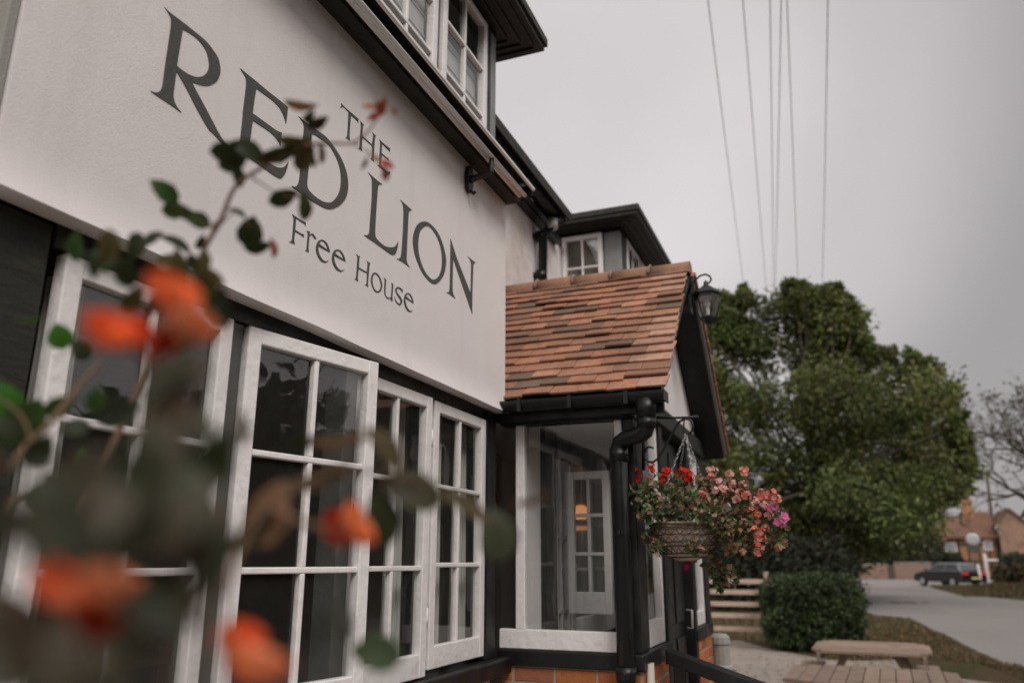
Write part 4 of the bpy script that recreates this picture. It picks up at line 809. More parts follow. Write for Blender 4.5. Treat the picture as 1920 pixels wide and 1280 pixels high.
def bowlr(z):
    t = max(0, min(1, (z-botz)/(top-botz))); return brad*math.sqrt(max(.03, 1-(1-t)**2.1))
m = MB(); m.smooth = True; m.lathe([(bowlr(botz+(top-botz)*k/8)*.955, botz+(top-botz)*k/8) for k in range(9)], (cx, cy, 0), 28); m.build("liner", M_LINER, BK)
m = MB(); n = 11
for k in range(n):
    z = botz + (top-botz)*(k+.3)/n
    if k in (3, 6, 8): 
        N = 26; pts = []
        for q in range(N*2+1):
            a = math.pi*q/N; zz = z + (.013 if q % 2 else -.013); r_ = bowlr(zz)+.004
            pts.append((cx+r_*math.cos(a), cy+r_*math.sin(a), zz))
        m.tube(pts, .0036, 5, cap=False); continue
    for e_ in range(1 if k < 9 else 3):
        m.ring((cx, cy, z+random.uniform(-.004, .004)), bowlr(z)+.002, random.uniform(.003, .0048), (random.uniform(-.03, .03), random.uniform(-.03, .03), 1), 36, 5, .0022)
m.build("wicker_bowl", M_WICKER, BK)
# soil, foliage
FC = [(450,480,110,-.05),(600,470,150,0),(780,450,150,.0),(950,480,150,.02),(1130,480,150,.03),(1300,530,150,.05),(1440,560,120,.06),(1540,680,100,.06),(1250,700,140,-.02),(1190,840,100,-.05),(1350,820,90,.04),(1560,830,70,.05),(420,590,60,-.05),(560,610,80,-.16),(1110,1100,65,.05),(1040,1050,60,.04),(1180,1150,55,.04),(1100,1220,35,.04),(700,560,130,-.12),(860,570,130,-.14),(1020,620,110,-.13),(1130,750,70,-.15),(880,900,40,-.19),(590,920,40,-.12),(540,820,50,-.06)]
m = MB(); sxy = 1/(1484/BD*4.415)
for (zx, zy, r_, dd) in FC:
    rr = r_*sxy; c = zb(zx, zy, dd)
    for k in range(int(26 + 5600*rr*rr*3.2)):
        p = c + rv()*rr*random.random()**.5
        if p.z < top and (Vector((p.x-cx, p.y-cy, 0))).length < bowlr(p.z)+.005 and p.z > botz: continue
        q = random.random(); dry = .26 if zx < 700 else .42
        if q < dry: m.cur = random.choice([(.32, .195, .11), (.40, .27, .17), (.20, .12, .07), (.50, .34, .23)])
        else:
            g_ = random.uniform(.6, 1.3); m.cur = random.choice([(.085*g_, .125*g_, .05*g_), (.11*g_, .18*g_, .055*g_), (.09*g_, .105*g_, .07*g_), (.16*g_, .24*g_, .09*g_)])
        d = (p-c).normalized() + rv()*.9 + Vector((0, 0, -.1)); L = random.uniform(.022, .050)
        leafquad(m, p, d, rv() + Vector((-.6, -.5, .6)), L, L*random.uniform(.6, 1.0))
for k in range(90):
    (zx, zy, r_, dd) = random.choice(FC); c = zb(zx, zy, dd); rr = r_*sxy
    p = c + rv()*rr*.6; q = c + (rv() + Vector((0, 0, random.choice([.7, -.8]))))*rr*1.15; mid = (p+q)/2 + rv()*.02
    if zy > 1000: continue
    m.cur = random.choice([(.30, .19, .11), (.12, .13, .05), (.22, .12, .07)])
    m.tube([p, mid, q], [.0022, .0018, .0012], 5)
m.build("foliage", M_FOL, BK)
big = MB(); big.cur = (.42, .22, .13)
for (zx, zy, L) in ((1180, 880, .075), (430, 650, .05), (1290, 940, .045), (1580, 900, .05), (1150, 600, .04), (1260, 770, .035)):
    p = zb(zx, zy-30, -.08); 
    for k in range(3): leafquad(big, p, rv()*.5 + Vector((0, 0, -1)), Vector((-.8, -.5, .2))+rv()*.4, L, L*.85)
big.build("dead_leaves", M_LEAF, BK)
RED = [(.80, .022, .016), (.88, .04, .025)]; SAL = [(.90, .36, .29), (.92, .44, .36), (.88, .27, .21)]; PAL = [(.92, .60, .55), (.92, .52, .47)]; PNK = [(.78, .22, .42), (.80, .30, .48)]; WHT = [(.68, .66, .60)]; MAG = [(.65, .04, .18)]
FL = [(405,305,52,RED),(370,315,30,RED),(345,385,30,RED),(535,240,28,RED),(545,272,20,RED),(510,365,36,RED),(655,280,34,RED),(637,340,34,RED),(622,378,26,RED),(795,295,42,RED),(845,310,46,RED),(840,345,32,RED),
 (1025,258,30,PAL),(1060,275,26,PAL),(1028,322,28,SAL),(1185,290,32,PAL),(1305,270,32,SAL),(1318,300,28,SAL),(1100,370,38,PAL),(1135,430,34,PAL),(1160,360,30,PAL),(1240,410,42,PAL),(1280,460,40,SAL),(910,410,26,SAL),(945,490,48,SAL),(970,440,28,SAL),(990,515,30,SAL),(1330,398,20,PAL),(1450,465,40,SAL),(1490,490,26,SAL),(1530,452,34,SAL),(1568,508,34,SAL),(1365,620,38,SAL),(1415,612,40,SAL),(1425,660,40,SAL),(1410,775,40,SAL),(1438,825,42,SAL),(1425,890,40,SAL),(1425,945,32,SAL),
 (1600,665,58,PNK),(1548,580,42,PNK),(650,520,38,WHT),(595,590,34,WHT),(500,580,30,WHT),(870,515,34,WHT),(680,410,34,WHT),(770,575,30,WHT),(810,1052,34,MAG),(940,640,28,SAL),(1050,560,24,PAL),(1400,520,26,PAL),(1330,480,30,SAL),(1210,380,30,PAL),(1180,450,32,PAL),(1290,380,26,PAL),(1240,520,30,PAL),(1080,540,26,PAL),(1160,570,26,WHT),(1470,560,28,PAL),(1510,640,30,PAL),(1300,700,28,PAL),(1480,740,26,SAL),(560,450,26,WHT),(720,480,26,WHT),(1060,430,28,PAL),(880,450,26,PAL),(1350,560,28,PAL)]
for (zx, zy, r_, pal) in FL:
    m = MB(); c = zb(zx, zy, random.uniform(-.12, -.02) if zy > 420 else random.uniform(-.04, .06)); rr = r_*sxy*1.22
    for k in range(9):
        o_ = c + rv()*rr*.62; ax = ((o_-c).normalized() + Vector((-.5, -.4, .3))).normalized(); a = ax.orthogonal().normalized(); b = ax.cross(a); a0 = random.uniform(0, 6)
        kk = random.uniform(.8, 1.1); m.cur = tuple(v*kk for v in random.choice(pal))
        for q in range(5):
            t = a0 + q*2*math.pi/5; d = a*math.cos(t) + b*math.sin(t)
            leafquad(m, o_, d + ax*.35, ax, rr*random.uniform(.5, .66), rr*.55, .1)
    m.build("flower_head", M_PETAL, BK)
# chains up to the hook
hk = bp(868, 852)
m = MB()
for a in (rad(35), rad(125), rad(215), rad(305)):
    end = Vector((cx + brad*math.cos(a), cy + brad*math.sin(a), top)); d = end-hk; N = int(d.length/.021)
    dn = d.normalized(); s1 = dn.orthogonal().normalized(); s2 = dn.cross(s1)
    for k in range(N):
        c = hk + d*((k+.5)/N); s_ = s1 if k % 2 else s2; L = .0135; W = .0055
        pts = [c + dn*L*math.cos(t) + s_*W*math.sin(t) for t in [2*math.pi*q/8 for q in range(9)]]
        m.tube(pts, .0019, 4, cap=False)
m.build("chain", M_CHAIN, BK)

# ================================================================ rose bush in the foreground
RB = thing("rose_bush", (0.55, 0.75, Z0), "leggy rose bush with orange blooms and sparse green and brown leaves close in front", "rose bush")
def rose_leaf(m, c, L, ang, face, col, W=None, bend=.25, fold=.18):
    """leaf centred on c; ang: direction in the photo plane (0 right, 90 up); face: tilt of the blade about its long axis and its pitch"""
    view = (c-CAM).normalized(); a = rad(ang)
    rx = view.cross(Vector((0, 0, 1))).normalized(); uy = rx.cross(view)
    d = rx*math.cos(a) + uy*math.sin(a); s = view.cross(d).normalized()
    roll, pit = rad(face[0]), rad(face[1])
    n = -view
    n, s = n*math.cos(roll) + s*math.sin(roll), s*math.cos(roll) - n*math.sin(roll)
    d = d*math.cos(pit) + n*math.sin(pit); n = s.cross(d)
    if n.dot(-view) < 0: n = -n
    W = W or L*.62; m.cur = col; m.smooth = True; rows = 7; g = []
    for i in range(rows+1):
        t = i/rows; w_ = W*.5*(math.sin(math.pi*min(1, t**.82))**.75)*(1-.12*t) if 0 < t < 1 else 0.0005
        ctr = c + d*(t-.5)*L - n*bend*L*(t-.5)**2*2
        k = random.uniform(.93, 1.05)
        m.cur = tuple(v*.8 for v in col); b = m.vert(ctr - n*fold*w_)
        m.cur = tuple(v*k for v in col)
        sw = 1 + .07*(i % 2)
        g.append((m.vert(ctr + s*w_*sw), m.vert(ctr + s*w_*.5 - n*fold*w_*.35), b, m.vert(ctr - s*w_*.5 - n*fold*w_*.35), m.vert(ctr - s*w_*sw)))
    for i in range(rows):
        for q in range(4): m.face((g[i][q], g[i][q+1], g[i+1][q+1], g[i+1][q]))
DKG, GRN, BRG, OLV, BRN, RST, REDL, TAN = (.030, .040, .014), (.042, .085, .018), (.05, .17, .018), (.085, .065, .020), (.16, .075, .030), (.34, .10, .035), (.42, .07, .04), (.26, .15, .085)
def curve(pts, n=6):
    out = []
    P_ = [pts[0]] + list(pts) + [pts[-1]]
    for i in range(1, len(P_)-2):
        for k in range(n):
            t = k/n; a, b, c, d = P_[i-1], P_[i], P_[i+1], P_[i+2]
            out.append(.5*((2*b) + (c-a)*t + (2*a-5*b+4*c-d)*t*t + (3*b-a-3*c+d)*t**3))
    out.append(pts[-1]); return out
def cane(pts, r0, r1, name="cane"):
    P_ = curve(pts); n = len(P_); m = MB(); m.tube(P_, [r0 + (r1-r0)*i/(n-1) for i in range(n)], 7)
    for k in range(2, n-2, 4):
        d = rv(); m.tube([P_[k], P_[k]+d*.006], [.0016, .0003], 4)
    return m.build(name, M_CANE, RB)
D1 = 1.22
root = Vector((0.72, 0.80, Z0))
# tall arching cane that crosses the lettering
cane([root, at(-60, 1250, 1.05), at(150, 960, 1.12), at(270, 700, 1.17), at(345, 560, 1.2), at(382, 470, D1), at(415, 410, D1), at(442, 350, D1), at(495, 312, D1), at(560, 275, D1), at(620, 269, D1), at(660, 268, D1), at(690, 247, D1+.02), at(712, 214, D1+.03)], .0052, .0013)
cane([at(660, 268, D1), at(690, 285, D1), at(712, 300, D1)], .0010, .0007, "twig")
cane([at(470, 330, D1), at(515, 360, D1), at(552, 372, D1)], .0013, .0008, "twig")
cane([at(404, 432, D1), at(370, 412, D1), at(325, 385, D1)], .0013, .0008, "twig")
cane([at(404, 432, D1), at(445, 395, D1), at(470, 430, D1)], .0012, .0008, "twig")
m = MB(); K = D1/1484
def L_(px, py, len_, ang, col, face=(0, 0), dist=D1, wr=.62, bend=.25): rose_leaf(m, at(px, py, dist), len_*dist/1484, ang, face, col, W=len_*wr*dist/1484, bend=bend)
for a in [(565, 200, 60, 3, BRN, (62, 0), D1, .62), (580, 219, 30, 55, OLV, (30, 0)), (596, 232, 44, 40, DKG, (35, 10)), (598, 232, 34, 20, (.07, .03, .02), (60, 0)),
 (693, 199, 28, 175, RST, (55, 0)), (716, 203, 34, 75, REDL, (35, 0)), (722, 190, 22, 85, RST, (60, 0)), (699, 219, 26, 215, REDL, (40, 0)), (740, 208, 17, 290, RST, (45, 0)), (709, 196, 20, 120, BRN, (30, 0)),
 (685, 306, 26, 70, BRN, (60, 0)), (704, 296, 26, 150, RST, (60, 0)), (724, 306, 32, 160, REDL, (45, 0)), (720, 322, 30, 95, RST, (60, 0)), (727, 330, 24, 80, RST, (62, 0)),
 (548, 266, 52, 8, OLV, (50, 0)), (572, 290, 66, 85, OLV, (25, 10)), (604, 286, 42, 100, BRN, (60, 0)), (590, 305, 20, 90, OLV, (50, 0)),
 (428, 285, 62, 12, DKG, (15, 0)), (464, 278, 60, 160, DKG, (25, 0)), (437, 306, 58, 40, DKG, (20, 20)), (446, 325, 50, 118, DKG, (45, 0)), (528, 290, 82, 28, DKG, (55, 0)), (500, 296, 46, 35, OLV, (58, 0)),
 (532, 371, 56, 30, DKG, (20, 0)), (573, 386, 54, 98, (.045, .052, .018), (40, 0)), (558, 366, 24, 150, OLV, (60, 0)),
 (309, 358, 58, 148, GRN, (15, 0)), (330, 395, 50, 10, GRN, (10, 10)), (370, 411, 50, 170, GRN, (15, 10)), (352, 404, 22, 60, DKG, (20, 0)),
 (470, 434, 58, 80, DKG, (18, 0), D1, .85), (484, 464, 50, 15, DKG, (35, 0)), (514, 464, 38, 105, RST, (55, 0)), (445, 396, 34, 165, DKG, (60, 0)),
 (405, 425, 22, 100, DKG, (40, 0)), (377, 454, 30, 70, DKG, (35, 0)), (330, 452, 60, 160, DKG, (62, 0))]: L_(*a)
m.build("leaves", M_LEAF, RB)
# denser growth where the tall cane leaves the lower bush
m = MB()
for (px, py, n_, sp, dd) in ((380, 510, 9, 36, 1.05), (230, 540, 6, 45, .95), (190, 495, 3, 25, 1.2), (430, 560, 4, 28, .9), (310, 470, 3, 25, 1.15), (330, 640, 4, 40, .85)):
    for k in range(n_):
        col = random.choice([DKG, DKG, OLV, GRN, (.02, .03, .012)])
        L_(px+random.gauss(0, sp), py+random.gauss(0, sp*.75), random.uniform(38, 62), random.uniform(0, 360), col, (random.uniform(-45, 45), random.uniform(-25, 25)), dd*random.uniform(.95, 1.06))
m.build("leaves", M_LEAF, RB)
# left hand cane and its leaves
cane([Vector((.45, .62, Z0)), at(-160, 1230, .85), at(20, 880, .98), at(95, 792, 1.05), at(150, 722, 1.08), at(192, 676, 1.1)], .0060, .0022)
cane([at(60, 830, 1.0), at(40, 780, 1.05), at(-10, 740, 1.1)], .002, .0012, "twig")
m = MB()
for a in [(113, 630, 46, 110, BRG, (10, 0), 1.25, .9), (152, 655, 40, 130, DKG, (20, 0), 1.2, .8), (8, 748, 62, 120, BRG, (15, 0), 1.15, .85), (48, 788, 78, 65, GRN, (10, 10), 1.1, .85), (215, 770, 74, 10, (.045, .055, .035), (20, 0), 1.0, .85), (112, 762, 52, 40, GRN, (10, 0), 1.1, .7), (152, 868, 60, 95, BRG, (20, 0), 1.1, .55), (82, 930, 62, 25, GRN, (15, 10), 1.0, .75), (133, 975, 56, 95, (.04, .07, .02), (20, 0), .95, .7), (180, 748, 46, 80, GRN, (15, 0), .98, .7), (35, 815, 70, 20, GRN, (40, 0), 1.05, .7), (100, 905, 40, 120, DKG, (10, 0), 1.0, .8), (60, 600, 50, 20, GRN, (68, 0), 1.15, .5), (140, 800, 50, 200, DKG, (30, 0), 1.0, .7), (75, 845, 60, 60, DKG, (30, 0), .95, .8), (12, 800, 50, 150, DKG, (30, 0), .95, .8)]: L_(*a)
m.build("leaves", M_LEAF, RB)
# near shoots: blooms and dark out-of-focus leaves
N1 = .50
cane([Vector((.25, .42, Z0)), at(60, 1500, .50), at(190, 1180, .50), at(250, 900, .52), at(285, 700, .54), at(310, 600, .54)], .0016, .0012)
cane([Vector((.27, .36, Z0)), at(330, 1500, .54), at(420, 1120, .58), at(500, 950, .62), at(600, 905, .66), at(690, 885, .68), at(770, 900, .70), at(860, 945, .72), at(925, 985, .72)], .0018, .0012)
cane([Vector((.26, .40, Z0)), at(250, 1600, .45), at(430, 1330, .46), at(470, 1250, .47)], .0018, .0014)
cane([at(500, 950, .62), at(585, 985, .60), at(650, 990, .58)], .0026, .0018, "twig")
cane([at(285, 700, .54), at(250, 650, .52), at(215, 625, .50)], .0024, .0018, "twig")
m = MB()
near = [(505, 965, 130, 70, TAN, (15, 0), .62, .62), (480, 1000, 110, 40, (.12, .085, .05), (35, 0), .62, .5), (600, 900, 150, 22, (.19, .12, .07), (66, 0), .66, .5), (640, 830, 120, 10, (.17, .10, .06), (70, 0), .68, .6), (725, 835, 110, 130, (.10, .075, .035), (50, 0), .70, .6),
 (770, 915, 130, 160, (.055, .05, .022), (25, 0), .70, .6), (870, 940, 120, 150, (.09, .07, .035), (60, 0), .72, .55), (935, 1000, 100, 100, (.07, .08, .045), (20, 0), .72, .75), (720, 970, 110, 100, (.04, .045, .02), (30, 0), .7, .7), (1000, 940, 80, 20, (.16, .08, .05), (70, 0), .74, .5),
 (705, 1222, 95, 170, (.045, .075, .025), (15, 0), .70, .7), (640, 1160, 80, 120, (.08, .08, .06), (50, 0), .68, .6), (395, 870, 130, 60, DKG, (30, 0), .52, .7), (455, 800, 70, 100, OLV, (50, 0), .6, .6), (570, 830, 60, 20, DKG, (40, 0), .7, .6)]
for a in near: L_(*a)
for (px, py, n_, sx_, sy_, d0) in ((230, 940, 9, 95, 45, .37), (330, 905, 7, 55, 45, .42), (90, 975, 7, 70, 40, .36), (110, 1225, 5, 90, 40, .37), (300, 1150, 6, 75, 50, .42), (20, 1190, 4, 50, 60, .42), (300, 735, 4, 45, 40, .44), (400, 1060, 3, 30, 30, .46), (330, 1010, 5, 60, 35, .42), (180, 1020, 5, 80, 30, .38)):
    for k in range(n_):
        qx, qy = px+random.gauss(0, sx_*.8), py+random.gauss(0, sy_*.8)
        if min(math.hypot(qx-bx_, (qy-by_)*1.1) for bx_, by_ in ((165, 1105), (330, 590), (215, 622), (470, 1240), (655, 988))) < 105: continue
        col = random.choice([(.07, .075, .045), (.05, .055, .03), (.105, .09, .062), (.11, .095, .055), (.095, .10, .07), (.07, .08, .045), (.12, .105, .075), (.14, .095, .06), (.10, .075, .05)])
        L_(qx, qy, random.uniform(85, 140), random.uniform(0, 360), col, (random.uniform(-60, 60), random.uniform(-30, 30)), d0*random.uniform(.93, 1.1))
m.build("leaves", M_LEAF, RB)
def bloom(px, py, r_, dist, pal, tilt=(0, 0, 1)):
    c = at(px, py, dist); R_ = 1.22*r_*dist/1484; m = MB(); ax = (Vector(tilt) + rv()*.25).normalized(); a = ax.orthogonal().normalized(); b = ax.cross(a); m.smooth = True
    for ring_, (cnt, ro, open_) in enumerate(((7, .92, 1.25), (7, .80, 1.6), (6, .62, 2.2), (5, .40, 3.0))):
        for k in range(cnt):
            t = 2*math.pi*(k+.5*ring_)/cnt + random.uniform(-.2, .2); d = (a*math.cos(t) + b*math.sin(t)); s = ax.cross(d)
            kk = random.uniform(.8, 1.12); m.cur = tuple(v*kk for v in random.choice(pal)); rows = []
            for i in range(5):
                u = i/4; rr = R_*ro*(u**.8); up_ = R_*ro*open_*u*u*.7 - R_*.55; w_ = R_*ro*.62*math.sin(math.pi*min(1, .12+u*.72))
                q = c + d*rr + ax*up_
                rows.append((m.vert(q - s*w_ + ax*w_*.25), m.vert(q), m.vert(q + s*w_ + ax*w_*.25)))
            for i in range(4):
                for j in range(2): m.face((rows[i][j], rows[i][j+1], rows[i+1][j+1], rows[i+1][j]))
    f = m.build("rose_bloom", M_PETAL, RB)
    m = MB(); m.cur = (.05, .07, .02)
    for k in range(5):
        t = 2*math.pi*k/5; leafquad(m, c - ax*R_*.3, a*math.cos(t) + b*math.sin(t) - ax*.4, ax, R_*.7, R_*.25)
    m.build("sepals", M_LEAF, f)
OR = [(1, .24, .07), (1, .34, .13), (.98, .16, .04)]; ORD = [(.72, .06, .02), (.80, .085, .025)]; ORL = [(1, .46, .25), (1, .36, .16)]
bloom(322, 548, 42, .53, OR, (-.2, -.6, .6)); bloom(352, 602, 48, .53, ORL, (.2, -.5, .8)); bloom(300, 640, 28, .55, ORD, (0, -.5, -.4)); bloom(208, 622, 42, .51, OR, (-.3, -.5, .6)); bloom(258, 618, 24, .56, ORD, (0, -.6, .2))
bloom(128, 1092, 50, .44, ORL, (-.3, -.5, .8)); bloom(208, 1098, 54, .44, ORL, (.2, -.5, .8)); bloom(172, 1160, 42, .46, ORD, (0, -.6, -.5))
bloom(478, 1245, 48, .46, ORL, (.1, -.5, .8)); bloom(450, 1205, 36, .50, OR, (-.3, -.3, .5))
bloom(668, 985, 38, .60, OR, (.2, -.5, .6)); bloom(632, 992, 30, .60, ORD, (-.3, -.4, .4))

# ================================================================ terrace and garden
def picnic_table(loc, rot, label):
    t = thing("picnic_table", (0, 0, 0), label, "picnic table", "picnic tables on the terrace")
    m = MB(); n = 11; Lx, Ly = 1.45, 1.62
    for k in range(n):
        y0 = -Ly/2 + k*Ly/n; c = random.uniform(.8, 1.2); m.cur = (c, c*random.uniform(.94, 1.03), c*random.uniform(.9, 1.02))
        ch = .14 if k in (0, n-1) else (.05 if k in (1, n-2) else 0)
        m.box(-Lx/2+ch, Lx/2-ch, y0+.004, y0+Ly/n-.004, .72, .757)
    m.build("table_top", M_TABLE, t, bevel=.004)
    for bx in (-Lx/2+.08, Lx/2-.13):
        m = MB(); m.box(bx, bx+.05, -Ly/2+.05, Ly/2-.05, .63, .719); m.build("table_bearer", M_TABLE, t, bevel=.004)
    for s in (-1, 1):
        m = MB()
        for k in range(2):
            m.box(s*.82+k*.15-.15 if s > 0 else s*.82+k*.15, s*.82+k*.15-.008 if s > 0 else s*.82+k*.15+.142, -Ly/2, Ly/2, .43, .465)
        m.build("seat", M_TABLE, t, bevel=.004)
    for sy in (-1, 1):
        for s in (-1, 1):
            m = MB(); y = sy*.55
            ids = [[m.vert((s*a, y+b, z)) for a, b in ((w0-.05, -.022), (w0+.05, -.022), (w0+.05, .022), (w0-.05, .022))] for w0, z in ((.30, .70), (.72, 0))]
            for i in range(4): j = (i+1) % 4; m.face((ids[0][i], ids[0][j], ids[1][j], ids[1][i]))
            m.face(ids[0]); m.face(ids[1]); m.build("leg", M_TABLE, t, bevel=.003)
        m = MB(); m.box(-.92, .92, sy*.55+.024, sy*.55+.064, .35, .429); m.build("seat_bearer", M_TABLE, t, bevel=.003)
    t.location = loc; t.rotation_euler = (0, 0, rot); return t
t1 = picnic_table((9.40, -.215, -.415), rad(-3), "nearer picnic table with a slatted brown top at the bottom edge of the picture")
t2 = copy_tree(t1); t2.location = (12.5, -.315, -.415); t2.rotation_euler = (0, 0, rad(87)); t2['label'] = "farther picnic table with a plain plank top, between the clipped hedge and the slatted table"

# clipped hedge
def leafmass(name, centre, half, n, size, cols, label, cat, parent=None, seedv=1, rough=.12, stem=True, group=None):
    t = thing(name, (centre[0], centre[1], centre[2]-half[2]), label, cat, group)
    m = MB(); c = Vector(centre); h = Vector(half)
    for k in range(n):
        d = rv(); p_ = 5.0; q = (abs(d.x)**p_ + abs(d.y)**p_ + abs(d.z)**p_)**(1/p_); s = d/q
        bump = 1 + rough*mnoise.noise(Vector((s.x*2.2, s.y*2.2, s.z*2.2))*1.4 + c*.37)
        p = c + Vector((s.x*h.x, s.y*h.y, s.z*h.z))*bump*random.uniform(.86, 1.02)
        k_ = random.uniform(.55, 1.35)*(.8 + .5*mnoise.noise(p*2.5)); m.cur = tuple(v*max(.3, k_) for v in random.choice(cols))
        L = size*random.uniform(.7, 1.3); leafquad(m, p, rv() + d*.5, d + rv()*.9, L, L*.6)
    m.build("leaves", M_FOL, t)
    m = MB()
    for k in range(14):
        a = Vector((random.uniform(-.5, .5)*h.x, random.uniform(-.8, .8)*h.y, -h.z)) + c; b = c + Vector((random.uniform(-.8, .8)*h.x, random.uniform(-.85, .85)*h.y, random.uniform(-.2, .8)*h.z)); a.z = hgt(a.x, a.y) - .02
        m.tube([a, (a+b)/2 + rv()*.05, b], [.02, .014, .006], 5)
    m.build("stems", M_BARK, t)
    # dense heart of twigs and old leaves
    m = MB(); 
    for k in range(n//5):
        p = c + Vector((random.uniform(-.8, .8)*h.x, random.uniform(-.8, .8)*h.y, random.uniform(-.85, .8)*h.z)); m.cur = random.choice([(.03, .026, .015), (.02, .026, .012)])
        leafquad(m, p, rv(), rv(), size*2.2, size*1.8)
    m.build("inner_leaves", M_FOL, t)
    return t
HG = [(.045, .080, .022), (.035, .065, .018), (.06, .10, .03), (.055, .065, .03), (.045, .08, .022), (.085, .14, .035)]
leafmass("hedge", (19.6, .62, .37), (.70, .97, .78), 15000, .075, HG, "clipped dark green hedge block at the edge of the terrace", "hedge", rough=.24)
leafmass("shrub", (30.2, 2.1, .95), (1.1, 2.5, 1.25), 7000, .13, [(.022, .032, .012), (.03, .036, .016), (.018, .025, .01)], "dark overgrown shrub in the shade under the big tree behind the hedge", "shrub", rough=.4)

# post and rail fence
t = thing("rail_fence", (20.3, 2.4, Z0), "weathered wooden rail fence left of the clipped hedge", "fence")
for k, z in enumerate((1.0, .755, .485, .225, -.07)):
    m = MB(); m.box(20.27, 20.31, 1.66, 4.4, z-.055, z+.055); m.build("rail", M_OLDWOOD, t, bevel=.006)
for y in (1.60, 3.1, 4.45):
    m = MB(); m.box(20.312, 20.42, y-.055, y+.055, Z0-.05, 1.22); m.build("post", M_OLDWOOD, t, bevel=.01)
# grey post by the porch
t = thing("bollard", (7.0, .95, Z0), "squat grey weathered post beside the far corner of the porch", "post")
m = MB(); m.lathe([(.075, Z0), (.072, .3), (.070, .80), (.080, .81), (.078, .86), (.055, .885)], (7.0, .95, 0), 12); m.build("shaft", M_STONE, t)
m = MB(); m.lathe([(.072, .60), (.088, .61), (.088, .64), (.071, .65)], (7.0, .95, 0), 12); m.tube([(7.0, .88, .62), (7.0, .83, .62)], .012, 6); m.build("collar", M_METAL, t)
# ================================================================ trees
def inpoly(x, y, P_):
    c = False; j = len(P_)-1
    for i in range(len(P_)):
        if (P_[i][1] > y) != (P_[j][1] > y) and x < (P_[j][0]-P_[i][0])*(y-P_[i][1])/(P_[j][1]-P_[i][1])+P_[i][0]: c = not c
        j = i
    return c
DT = 33.0
T1 = thing("broadleaf_tree", (33, -.3, hgt(33, -.3)), "big dense green tree with an uneven crown behind the porch and the hedge", "tree")
sil = [(1180, 640), (1250, 590), (1330, 585), (1400, 560), (1450, 575), (1500, 560), (1560, 560), (1600, 600), (1600, 640), (1640, 690), (1700, 700), (1755, 715), (1780, 790), (1800, 840), (1808, 890), (1772, 935), (1725, 975), (1660, 1030), (1560, 1065), (1440, 1050), (1330, 1050), (1200, 1030), (1120, 850)]
holes = [(1403, 715, 12), (1460, 690, 10), (1665, 745, 8)]
clumps = []
tries = 0
while len(clumps) < 310 and tries < 12000:
    tries += 1
    x, y = random.uniform(1100, 1830), random.uniform(550, 1030)
    if inpoly(x, y, sil):
        rr = random.choice([random.uniform(16, 30), random.uniform(28, 50)])
        if any(math.hypot(x-hx_, y-hy_) < hr*.5+rr*.8 for hx_, hy_, hr in holes): rr = 18
        if any(math.hypot(x-hx_, y-hy_) < hr*.45+rr*.72 for hx_, hy_, hr in holes): continue
        wv = min(1, max(.15, (y-540)/250)); clumps.append((x, y, random.uniform(-1, 1)*4.2*wv, rr))
for (x, y, rr) in ((1352, 700, 28), (1382, 752, 30), (1432, 742, 32), (1340, 762, 32), (1435, 690, 26), (1372, 622, 30), (1388, 655, 30), (1345, 610, 28), (1420, 640, 30), (1362, 668, 24), (1345, 572, 20), (1362, 590, 24), (1400, 566, 22), (1432, 576, 20), (1470, 575, 18), (1512, 552, 20), (1530, 580, 24), (1556, 556, 18), (1585, 575, 22), (1612, 592, 18), (1598, 622, 24), (1640, 668, 22), (1662, 662, 14), (1703, 662, 11), (1702, 690, 18), (1750, 692, 15), (1740, 722, 24), (1788, 732, 13), (1776, 762, 20), (1800, 812, 18), (1822, 880, 20), (1800, 915, 18), (1335, 640, 30), (1350, 720, 34), (1350, 820, 40), (1360, 920, 44), (1420, 960, 44), (1480, 1000, 40), (1640, 1000, 34), (1700, 960, 26)): clumps.append((x, y, random.uniform(-1, 1), rr))
for k in range(70):                                      # small upright sprays that break the outline
    i = random.choice([1, 2, 3, 4, 5, 6, 7, 8, 9, 10, 11, 12, 13, 14, 15]); a_, b_ = sil[i], sil[i+1]; t_ = random.random()
    x, y = a_[0]+(b_[0]-a_[0])*t_, a_[1]+(b_[1]-a_[1])*t_
    for q in range(random.choice([2, 3, 4])): clumps.append((x+random.gauss(0, 4)+(q*3 if i > 7 else 0), y+2-q*random.uniform(9, 13), random.uniform(-1, 1), 15-q*3.2))
m = MB(); tr_ = MB(); cent = []
GC = [(.12, .172, .042), (.095, .148, .036), (.145, .195, .046), (.135, .145, .056), (.062, .09, .028)]
for (x, y, dd, rr) in clumps:
    c = at(x, y, DT*1.06 + dd); R_ = rr*DT*1.06/1484; cent.append((c, R_)); tone = random.uniform(.55, 1.35); warm = random.uniform(0, .25)
    nl = int(130 + 520*R_*R_)
    for k in range(nl):
        d = rv(); p = c + Vector((d.x, d.y, d.z*.85))*R_*random.random()**.4*random.choice([.85, .95, 1.0, 1.1, 1.2 if R_ < .5 else 1.4])
        g_ = random.choice(GC); k_ = tone*random.uniform(.7, 1.3); m.cur = (g_[0]*k_*(1+warm), g_[1]*k_, g_[2]*k_)
        L = random.uniform(.12, .25); leafquad(m, p, d*.6 + rv() + Vector((0, 0, -.2)), rv() + Vector((0, 0, .9)), L, L*.55)
m.build("crown", M_FOL, T1)
base = Vector((33, -.3, hgt(33, -.3)-.1))
tr_.tube([base, base+Vector((.1, .1, 1.0)), base+Vector((.2, .3, 2.6)), base+Vector((.3, .8, 4.5)), base+Vector((.4, 1.0, 7.0))], [.42, .32, .27, .17, .05], 12)
for (c, R_) in cent[::16]:
    h0 = random.uniform(1.6, 6.0); s = base + Vector((.2, .3+.1*h0, h0)); mid = s.lerp(c, .5) + Vector((0, 0, .5))
    tr_.tube([s, mid, c], [.075, .045, .02], 6)
